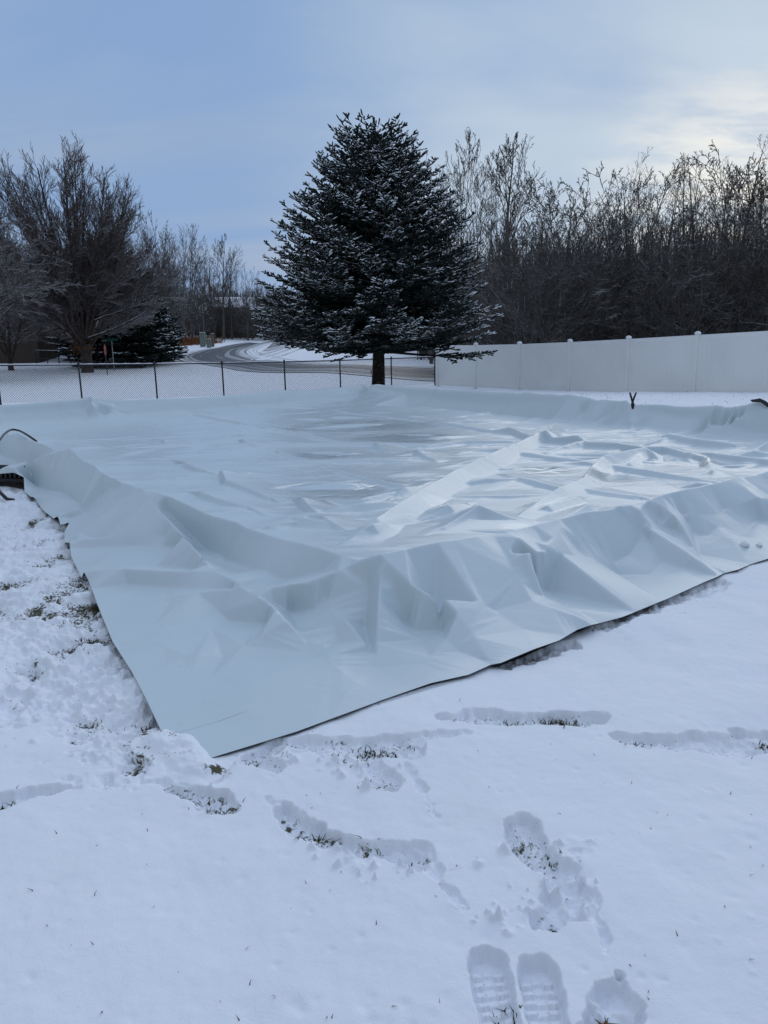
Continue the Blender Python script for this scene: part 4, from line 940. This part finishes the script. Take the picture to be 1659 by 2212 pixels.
# left background row
LG='bare trees beyond the road bend'; LL='bare tree in the distant row beyond the road bend'
def sky2(x): return np.interp(x,[-50,150,300,350,385,410,450,480,510,540,600,700,800],[470,470,480,470,495,500,520,512,530,585,590,600,600])
for x_ in list(np.arange(300,560,17)): put((protos+hazed)[rr2.choice([2,3,5,6,5,6])],x_+rr2.uniform(-8,8),124+rr2.uniform(-4,12),float(sky2(x_))+rr2.uniform(0,70),LL,LG)
for x_ in list(np.arange(-40,760,22)): put((protos+hazed)[rr2.choice([1,4,5,6])],x_+rr2.uniform(-8,8),142+rr2.uniform(-6,16),float(sky2(x_))+rr2.uniform(40,90),LL,LG)
for x_ in list(np.arange(540,1100,20)): put(protos[rr2.choice([0,2,4])],x_+rr2.uniform(-8,8),146+rr2.uniform(-4,16),590+rr2.uniform(0,45),LL,LG)
for x_ in list(np.arange(395,640,17)): put(protos[4],x_+rr2.uniform(-6,6),121+rr2.uniform(-1,7),625+rr2.uniform(0,45),'low bare bushy tree along the far side of the road','bushy trees along the road',None,1.3)
put(pale[1],483,122,520,'tall bare tree with open crown beside the road bend',None,1.3)
put(pale[0],415,122,500,'rounded pale bare tree left of the open-crowned one',None,.6,1.2)
put(pale[0],352,100,472,'narrow pale bare tree just right of the maple crown',None,2.6)
# dense brush of the wood floor and the far wood: one uncountable mass each
def brush(name,n,boxf,hr,label,mt,r0=.012,kids=6,cat_='undergrowth',lean=.22,kl=(.15,.4),ku=.15):
    rs=np.random.default_rng(len(name)*n); P_=[];Q_=[]
    for _ in range(n):
        x_,y_=boxf(rs); z_=float(T(x_,y_))-.05; h_=rs.uniform(*hr); d=np.array([rs.normal(0,lean),rs.normal(0,lean),1.]); d/=np.linalg.norm(d)
        P=[np.array([x_,y_,z_])]
        for i_ in range(4): d=d+rs.normal(0,lean*.4,3); d/=np.linalg.norm(d); P.append(P[-1]+d*h_/4)
        P=np.array(P); P_.append(P); Q_.append(np.linspace(r0*2.2,r0,5))
        for _k in range(kids):
            f=rs.uniform(.2,1)*3.99; j=int(f); b=P[j]+(P[j+1]-P[j])*(f-j); dd=rs.normal(0,1,3); dd[2]=abs(dd[2])*.5+ku; dd/=np.linalg.norm(dd); l_=h_*rs.uniform(*kl)
            P_.append(np.array([b,b+dd*l_*.5+rs.normal(0,.04,3),b+dd*l_+np.array([0,0,.05*l_])])); Q_.append(np.array([r0,r0*.8,r0*.5]))
    V_,F_=tubes(P_,Q_,3); o=mesh_obj(name,V_,F_,M[mt],None,True); o['kind']='stuff'; tag(o,label,cat_); return o
def bx(rs):
    Yy=rs.uniform(39,64); xd=rs.uniform(1000,2000); d=ray(xd,725); return d[0]/d[1]*Yy,Yy
brush('undergrowth',3000,bx,(1.5,5.2),'dense dark brush filling the floor of the wood behind the white fence','twig_dark',.012,7)
def bx2(rs):
    Yy=rs.uniform(66,100); xd=rs.uniform(900,1950); d=ray(xd,725); return d[0]/d[1]*Yy,Yy
brush('far_wood',3400,bx2,(5,11),'depth of the dark bare wood seen between the nearer trunks','bark_dark',.034,9,'woodland',.05,(.10,.24),.9)
def bx3(rs):
    Yy=rs.uniform(127,168); xd=rs.uniform(-80,1060); d=ray(xd,725); return d[0]/d[1]*Yy,Yy
brush('far_thicket',4200,bx3,(3,8.5),'dark bare thicket along the far side of the road','twig_dark',.03,7,'woodland',.10,(.12,.3),.6)
def bx4(rs):
    Yy=rs.uniform(78,95); xd=rs.uniform(-60,345); d=ray(xd,725); return d[0]/d[1]*Yy,Yy
brush('hedgerow',1800,bx4,(3,8),'dark bare hedgerow behind the spruces and houses on the left','twig_dark',.022,8,'hedge')
# rusty dry brush on the bank of the bend
V=[];F=[]; rs=np.random.default_rng(5)
A=ground(355,748); B=ground(452,741)
for _ in range(2600):
    f=rs.random(); c=A+(B-A)*f; c=c+np.array([rs.normal(0,.8),abs(rs.normal(0,2.2)),0]); c[2]=float(T(c[0],c[1])); h_=rs.uniform(.35,1.15)*(1-.35*abs(f-.5)); d=rs.normal(0,.28,2); w_=.035
    b=len(V); V+=[(c[0]-w_,c[1],c[2]),(c[0]+w_,c[1],c[2]),(c[0]+d[0],c[1]+d[1],c[2]+h_)]; F.append((b,b+1,b+2))
o=mesh_obj('dry_brush',V,F,M['dry_brush']); o['kind']='stuff'; tag(o,'rust-coloured dry brush on the bank left of the road bend','brush')
#@@SMALL
# ================================================================== houses, signs, small things
def house(name,loc,rz,size,wall,label,win=(),roofh=1.8,roofmat='snow'):
    w,d,h=size; e_=empty(name,loc,label,'house',None,rz)
    MB().box((0,0,h/2-.2),(w,d,h+.4),0,.01).build('wall',M[wall],e_)
    ov=.45; V_=[(-w/2-ov,-d/2-ov,h),(w/2+ov,-d/2-ov,h),(w/2+ov,d/2+ov,h),(-w/2-ov,d/2+ov,h),(-w/2-ov,0,h+roofh),(w/2+ov,0,h+roofh)]
    V2=V_+[(v[0],v[1],v[2]+.18) for v in V_]
    F_=[(0,1,5,4),(2,3,4,5),(6,10,11,7),(8,11,10,9),(0,6,7,1),(2,8,9,3),(0,4,10,6),(4,3,9,10),(1,7,11,5),(5,11,8,2)]
    mesh_obj('roof',V2,F_,M[roofmat],e_)
    MB().box((0,0,h+.0),(w*.998,d*.2,roofh*.9)).build('gable',M[wall],e_)
    for (x_,z_,ww,hh) in win:
        f=MB(); y_=-d/2-.03
        f.box((x_,y_,z_+hh/2),(ww+.24,.08,.12)); f.box((x_,y_,z_-hh/2),(ww+.24,.10,.12)); f.box((x_-ww/2-.06,y_,z_),(.12,.08,hh)); f.box((x_+ww/2+.06,y_,z_),(.12,.08,hh))
        fo=f.build('window',M['whitepaint'],e_); MB().box((x_,-d/2-.01,z_),(ww,.03,hh)).build('pane',M['glass'],fo)
    return e_
p=PX(-15,72); house('house',p,R(8),(9.5,7,5.5),'brownwall','dark brown house wall with a white framed window at the left edge',win=[(.9,2.3,1.1,2.3),(-2.5,2.3,1.1,1.4)])
p=PX(128,104); house('house',p,R(-3),(9,7,3.2),'tanwall','low tan house wall behind the rail fence and maple',win=[(-2.,1.5,1.2,1.2),(2.,1.5,1.2,1.2)])
p=PX(506,132); house('house',p,R(14),(6.4,6,4.6),'tanwall','tan house with a snowy roof among the far trees beyond the road',win=[(0,2.2,1.0,1.4)],roofh=1.7)
p=PX(412,140); house('house',p,R(-8),(7,6,3.4),'greywall','pale grey house half hidden in the far thicket',win=[(-1.4,1.8,1.6,1.2),(1.6,1.8,1.4,1.2)])
p=PX(1012,139)
# rail fence
A=PX(72,68); B=PX(172,66); RF=empty('rail_fence',A,'low dark metal rail fence in front of the tan wall at left','fence'); A=Vector(A);B=Vector(B)
d=B-A
for k in range(5): MB().tube([d*(k/4),d*(k/4)+Vector((0,0,1.25))],.045,8).build('post',M['wire'],RF,True)
for zz_ in (1.2,.5): MB().tube([Vector((0,0,zz_)),d+Vector((0,0,zz_))],.035,8).build('rail',M['galv'] if zz_>1 else M['wire'],RF,True)
# stop sign seen edge on
p=ground(232,809); e_=empty('stop_sign',p,'thin red road sign seen edge-on beside the maple trunk','sign'); sc=p[1]
hh=sc*54/FOC
MB().box((0,0,hh/2),(.06,.06,hh),0,.008).build('post',M['wire'],e_)
mb=MB(); n_=8; r_=.38; V_=[];
for y_ in (-.012,.012):
    for k in range(n_): a=2*math.pi*(k+.5)/n_; V_.append((y_,r_*math.cos(a),hh-.1+r_*math.sin(a)))
mb.add(V_,[tuple(range(n_)),tuple(reversed(range(n_,2*n_)))]+[(k,(k+1)%n_,(k+1)%n_+n_,k+n_) for k in range(n_)])
s_=mb.build('sign_plate',M['red_sign'],e_); e_.rotation_euler=(0,0,R(-10)+math.atan2(-p[0],p[1]))
# street name sign
p=ground(247,800); e_=empty('street_sign',p,'green street name sign on a galvanised post right of the red sign','sign'); hh=p[1]*60/FOC
MB().tube([(0,0,-.1),(0,0,hh)],.035,8).build('post',M['galv'],e_,True)
MB().box((-.05,0,hh+.12),(1.05,.02,.13),0,.006).build('sign_plate',M['green_sign'],e_); MB().box((0,0,hh+.01),(.06,.05,.06),0,.006).build('bracket',M['galv'],e_)
# fire hydrant
p=ground(323,778); s_=p[1]*22/FOC/.75; e_=empty('fire_hydrant',p,'small dark red fire hydrant capped with snow beside the road','hydrant')
mb=MB(); mb.lathe((0,0,0),[(.16,0),(.16,.04),(.11,.05),(.105,.5),(.14,.52),(.14,.56),(.10,.6),(.06,.68),(.03,.7)],14); mb.build('barrel',M['redpaint'],e_,True)
for sg in (1,-1): MB().tube([(0,0,.42),(.17*sg,0,.42)],[.055,.05],10).build('outlet',M['redpaint'],e_,True)
MB().tube([(0,0,.36),(0,-.18,.36)],[.07,.065],10).build('pumper_outlet',M['redpaint'],e_,True)
mb=MB(); mb.lathe((0,0,.62),[(.12,0),(.11,.06),(.07,.11),(.02,.13)],12); mb.build('snow_cap',M['snow'],e_,True); e_.scale=(s_*1.2,s_*1.2,s_)
# utility boxes
for xd,yd,wp,hp,lb,mt in [(439,746,11,28,'tall green-grey utility cabinet beside the road, largest of the three','box_green'),(452,748,9,17,'low pale utility box in the middle of the three','box_green'),(460,746,6,26,'narrow tan utility pedestal right of the other two boxes','tanwall')]:
    p=ground(xd,yd+3); w_=p[1]*wp/FOC; h_=p[1]*hp/FOC; e_=empty('utility_box',p,lb,'utility box')
    MB().box((0,0,h_/2),(w_,w_*.8,h_),0,.03).build('cabinet',M[mt],e_); MB().box((0,0,h_+.02),(w_*1.06,w_*.86,.05),0,.012).build('lid',M[mt],e_)
    MB().box((0,-w_*.4-.01,h_*.5),(w_*.75,.02,h_*.7),0,.005).build('door',M[mt],e_); mb=MB(); mb.box((0,0,h_+.075),(w_*.95,w_*.75,.06),0,.025); mb.build('snow_cap',M['snow'],e_,True)
# mailbox
p=ground(572,735); k_=p[1]/FOC; e_=empty('mailbox',p,'dark roadside mailbox post topped with a round cap of snow','mailbox')
MB().box((0,0,k_*9),(k_*4,k_*4,k_*18),0,.02).build('post',M['brownwall'],e_); MB().box((0,0,k_*20),(k_*8,k_*10,k_*6),0,.06).build('box',M['wire'],e_)
mb=MB(); mb.lathe((0,0,k_*23),[(k_*7,0),(k_*7,k_*2),(k_*4,k_*5),(k_,k_*6)],12); mb.build('snow_cap',M['snow'],e_,True)
# spring clamp holding the cloth on the far board
p=q('M',437,300,.44); e_=empty('spring_clamp',p,'black spring clamp with spread handles gripping the liner on the far board','clamp'); s_=p[1]/12.
for sg in (1,-1):
    mb=MB(); mb.tube([(0,0,-.02),(.012*sg,0,.02),(.022*sg,0,.06),(.055*sg,0,.155)],[.014,.016,.018,.015],8); mb.build('handle',M['blackplastic'],e_,True)
    mb=MB(); mb.tube([(0,0,.0),(-.012*sg,-.02,-.05),(-.004*sg,-.03,-.11)],[.018,.022,.018],8); mb.build('jaw',M['blackplastic'],e_,True)
    mb=MB(); mb.box((-.004*sg,-.03,-.115),(.03,.03,.03),0,.006); mb.build('jaw_pad',M['handle_orange'],e_)
e_.scale=(s_*.9,)*3
# black hose arching over the left board
hp=[q('K',*v) for v in [(-120,420,.45),(0,268,.47),(70,185,.49),(150,140,.50),(250,152,.49),(350,205,.46),(460,278,.40),(475,292,.37)]]
mb=MB(); mb.tube([tuple(v) for v in cat(np.array(hp),8)],.012,10); tag(mb.build('hose',M['blackplastic'],None,True),'black plastic hose arching over the left edge of the liner','hose')
# black slotted frame board showing under the lifted edge at the left
a=q('K',-60,840,.02); b=q('K',300,850,.02); e_=empty('rink_board_bracket',a,'black slatted plastic board under the lifted liner edge at left','board'); a=Vector(a); b=Vector(b); d=b-a; an=math.atan2(d.y,d.x)
for zz_ in (.03,.17): MB().box((d.x/2,d.y/2+.05,zz_),(d.length*1.2,.04,.05),an,.005).build('rail',M['blackplastic'],e_)
for k in range(7): f=k/6; MB().box((d.x*f,d.y*f+.06,.10),(.03,.03,.12),an,.004).build('slat',M['blackplastic'],e_)
a=q('K',-60,900,.10); b=q('K',90,1045,.02); c_=q('K',190,1050,.015)
mb=MB(); mb.tube([a,b],[.02,.016],8); mb.tube([b,c_],[.016,.008],8); tag(mb.build('ground_stake',M['blackplastic'],None,True),'bent black stake lying on the trampled snow at the left edge','stake')
# leaf in a print
c=px(1308,2200); V_=[];N_=17
for k in range(N_):
    a=2*math.pi*k/N_; r_=.022*(1.25 if k%3==0 else .55)*random.uniform(.85,1.15); V_.append((c[0]+r_*math.cos(a)*1.1,c[1]+r_*math.sin(a),gz(*c)+.016+.006*math.cos(a*2)))
V_.append((c[0],c[1],gz(*c)+.02)); tag(mesh_obj('dead_leaf',V_,[(k,(k+1)%N_,N_) for k in range(N_)],M['leaf']),'curled brown dead leaf lying in the lowest footprint','leaf')
sl=bpy.data.objects['dead_leaf'].modifiers.new('t','SOLIDIFY'); sl.thickness=.001
# clods of snow tossed on the right apron of the sheet
def tz_at(x,y):
    X_,Y_,Z_=TARP; k=np.argmin((X_-x)**2+(Y_-y)**2); return float(Z_.ravel()[k])
for j,(cc,lb) in enumerate([((1505,848),'round snow clod sitting on the right apron of the liner'),((1600,838),'flatter snow clod right of the round one on the liner')]):
    v=q('C',*cc,.03); rs=np.random.default_rng(j+60); mb=MB(); r_=.028 if j==0 else .02
    mb.lathe((0,0,0),[(r_*1.1,0),(r_*1.2,r_*.3),(r_*1.0,r_*.7),(r_*.5,r_*.95),(r_*.1,r_)],12); V_=[(a*(1+rs.normal(0,.1)),b*(1+rs.normal(0,.1)),c*(1+rs.normal(0,.12))) for a,b,c in mb.V]
    o=mesh_obj('snow_clod',V_,mb.F,M['snow'],None,True); o.location=(v[0],v[1],tz_at(v[0],v[1])-.003); tag(o,lb,'snow clod')
for o in bpy.data.objects:
    for k in ('_h','_u'):
        if k in o: del o[k]
#@@LIGHT
# ================================================================== sky and light
w=bpy.data.worlds.new('World'); scene.world=w; w.use_nodes=True; nt=w.node_tree; L=nt.links.new
for n in list(nt.nodes): nt.nodes.remove(n)
SUN_AZ=R(27); SUN_EL=R(13)
sky_=nt.nodes.new('ShaderNodeTexSky'); sky_.sky_type='NISHITA'; sky_.sun_disc=False; sky_.sun_elevation=SUN_EL; sky_.sun_rotation=SUN_AZ
bg1=nt.nodes.new('ShaderNodeBackground'); bg1.inputs[1].default_value=.05; L(sky_.outputs[0],bg1.inputs[0])
tc=nt.nodes.new('ShaderNodeTexCoord')
def N(t,**kw):
    n=nt.nodes.new(t)
    for k,v in kw.items(): setattr(n,k,v)
    return n
sp_=N('ShaderNodeSeparateXYZ'); L(tc.outputs['Generated'],sp_.inputs[0])
# cloud plane coordinates: direction / (height + k) gives layers that crowd towards the horizon
az_=N('ShaderNodeMath',operation='ADD'); L(sp_.outputs[2],az_.inputs[0]); az_.inputs[1].default_value=.22
ax=N('ShaderNodeMath',operation='MAXIMUM'); L(az_.outputs[0],ax.inputs[0]); ax.inputs[1].default_value=.05
dx=N('ShaderNodeMath',operation='DIVIDE'); L(sp_.outputs[0],dx.inputs[0]); L(ax.outputs[0],dx.inputs[1])
dy=N('ShaderNodeMath',operation='DIVIDE'); L(sp_.outputs[1],dy.inputs[0]); L(ax.outputs[0],dy.inputs[1])
cb=N('ShaderNodeCombineXYZ'); L(dx.outputs[0],cb.inputs[0]); L(dy.outputs[0],cb.inputs[1])
mp=N('ShaderNodeMapping'); mp.inputs['Scale'].default_value=(.75,1.15,1); mp.inputs['Rotation'].default_value=(0,0,.5); L(cb.outputs[0],mp.inputs[0])
nz=N('ShaderNodeTexNoise'); nz.inputs['Scale'].default_value=1.0; nz.inputs['Detail'].default_value=5; nz.inputs['Roughness'].default_value=.48; nz.inputs['Distortion'].default_value=.5; L(mp.outputs[0],nz.inputs['Vector'])
cr_=N('ShaderNodeValToRGB'); L(nz.outputs[0],cr_.inputs[0]); E_=cr_.color_ramp; E_.elements[0].position=.39; E_.elements[0].color=(.255,.395,.65,1); E_.elements[1].position=.62; E_.elements[1].color=(.40,.475,.61,1)
m1=E_.elements.new(.5); m1.color=(.305,.43,.645,1)
# brighter towards the veiled sun and the horizon
sd_=N('ShaderNodeVectorMath',operation='DOT_PRODUCT'); L(tc.outputs['Generated'],sd_.inputs[0])
ga,ge=R(25),R(11); sd_.inputs[1].default_value=(math.sin(ga)*math.cos(ge),math.cos(ga)*math.cos(ge),math.sin(ge))
gm=N('ShaderNodeMapRange'); gm.interpolation_type='SMOOTHERSTEP'; gm.inputs[1].default_value=.80; gm.inputs[2].default_value=1.0; L(sd_.outputs['Value'],gm.inputs[0])
ng=N('ShaderNodeMapRange'); ng.inputs[1].default_value=.36; ng.inputs[2].default_value=.6; ng.inputs[3].default_value=.45; ng.inputs[4].default_value=1; L(nz.outputs[0],ng.inputs[0])
gx=N('ShaderNodeMath',operation='MULTIPLY'); L(gm.outputs[0],gx.inputs[0]); L(ng.outputs[0],gx.inputs[1])
mx=N('ShaderNodeMix',data_type='RGBA'); L(gx.outputs[0],mx.inputs[0]); L(cr_.outputs[0],mx.inputs[6]); mx.inputs[7].default_value=(.50,.62,.76,1)
sd2=N('ShaderNodeVectorMath',operation='DOT_PRODUCT'); L(tc.outputs['Generated'],sd2.inputs[0]); g2a,g2e=R(27),R(7); sd2.inputs[1].default_value=(math.sin(g2a)*math.cos(g2e),math.cos(g2a)*math.cos(g2e),math.sin(g2e))
g2=N('ShaderNodeMapRange'); g2.interpolation_type='SMOOTHSTEP'; g2.inputs[1].default_value=.965; g2.inputs[2].default_value=1.0; L(sd2.outputs['Value'],g2.inputs[0])
mp2=N('ShaderNodeMapping'); mp2.inputs['Scale'].default_value=(2.2,4.2,1); mp2.inputs['Rotation'].default_value=(0,0,-.35); L(cb.outputs[0],mp2.inputs[0])
n2_=N('ShaderNodeTexNoise'); n2_.inputs['Scale'].default_value=1.1; n2_.inputs['Detail'].default_value=6; n2_.inputs['Roughness'].default_value=.55; L(mp2.outputs[0],n2_.inputs['Vector'])
r2_=N('ShaderNodeMapRange'); r2_.interpolation_type='SMOOTHSTEP'; r2_.inputs[1].default_value=.38; r2_.inputs[2].default_value=.6; r2_.inputs[3].default_value=.12; L(n2_.outputs[0],r2_.inputs[0])
ge_=N('ShaderNodeMapRange'); ge_.interpolation_type='SMOOTHSTEP'; ge_.inputs[1].default_value=.19; ge_.inputs[2].default_value=.33; ge_.inputs[3].default_value=1; ge_.inputs[4].default_value=.12; L(sp_.outputs[2],ge_.inputs[0])
g2m=N('ShaderNodeMath',operation='MULTIPLY'); L(g2.outputs[0],g2m.inputs[0]); L(ge_.outputs[0],g2m.inputs[1])
g3=N('ShaderNodeMath',operation='MULTIPLY'); L(g2m.outputs[0],g3.inputs[0]); L(r2_.outputs[0],g3.inputs[1])
m3=N('ShaderNodeMix',data_type='RGBA'); L(g3.outputs[0],m3.inputs[0]); L(mx.outputs[2],m3.inputs[6]); m3.inputs[7].default_value=(.84,.86,.84,1); mx=m3
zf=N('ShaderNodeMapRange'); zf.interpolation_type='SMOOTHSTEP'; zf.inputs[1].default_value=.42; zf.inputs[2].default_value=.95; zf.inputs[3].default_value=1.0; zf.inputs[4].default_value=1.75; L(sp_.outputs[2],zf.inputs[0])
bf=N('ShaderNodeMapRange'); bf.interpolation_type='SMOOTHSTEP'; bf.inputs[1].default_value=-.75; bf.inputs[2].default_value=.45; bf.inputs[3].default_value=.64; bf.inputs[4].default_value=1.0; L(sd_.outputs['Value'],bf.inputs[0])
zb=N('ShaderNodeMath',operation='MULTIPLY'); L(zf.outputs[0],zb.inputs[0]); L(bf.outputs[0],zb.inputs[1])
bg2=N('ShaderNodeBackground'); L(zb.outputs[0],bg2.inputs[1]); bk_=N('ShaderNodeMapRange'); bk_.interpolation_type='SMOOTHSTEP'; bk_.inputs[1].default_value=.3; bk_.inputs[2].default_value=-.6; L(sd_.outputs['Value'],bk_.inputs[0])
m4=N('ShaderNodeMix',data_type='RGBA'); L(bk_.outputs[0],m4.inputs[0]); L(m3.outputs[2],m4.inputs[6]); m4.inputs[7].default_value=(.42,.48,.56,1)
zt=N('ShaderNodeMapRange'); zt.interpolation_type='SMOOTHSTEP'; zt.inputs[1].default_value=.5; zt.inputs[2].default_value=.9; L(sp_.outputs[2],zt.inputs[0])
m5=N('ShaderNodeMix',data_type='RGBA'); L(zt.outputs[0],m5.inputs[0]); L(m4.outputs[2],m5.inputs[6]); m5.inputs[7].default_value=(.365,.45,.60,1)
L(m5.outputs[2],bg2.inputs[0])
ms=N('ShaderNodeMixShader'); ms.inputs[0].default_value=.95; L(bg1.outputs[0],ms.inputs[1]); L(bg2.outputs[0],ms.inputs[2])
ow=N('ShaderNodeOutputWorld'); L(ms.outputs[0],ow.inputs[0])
sun=bpy.data.lights.new('sun','SUN'); sun.energy=1.0; sun.angle=R(60); sun.color=(1,.93,.85); so_=bpy.data.objects.new('sun',sun); COL.objects.link(so_)
dv=Vector((math.sin(SUN_AZ)*math.cos(SUN_EL),math.cos(SUN_AZ)*math.cos(SUN_EL),math.sin(SUN_EL))); so_.rotation_euler=dv.to_track_quat('Z','Y').to_euler(); so_.location=(10,-5,20)
cam=bpy.data.cameras.new('camera'); cam.sensor_fit='VERTICAL'; cam.sensor_height=36; cam.sensor_width=27; cam.lens=36*FOC/H; cam.clip_start=.05; cam.clip_end=3000
co=bpy.data.objects.new('camera',cam); COL.objects.link(co); co.matrix_world=Matrix.Translation((0,0,EYE))@Matrix.Rotation(math.pi/2-PITCH,4,'X')@Matrix.Rotation(-ROLL,4,'Z'); scene.camera=co
scene.view_settings.view_transform='Standard'; scene.view_settings.look='None'; scene.view_settings.exposure=0; scene.view_settings.gamma=1
scene.render.resolution_x=768; scene.render.resolution_y=1024
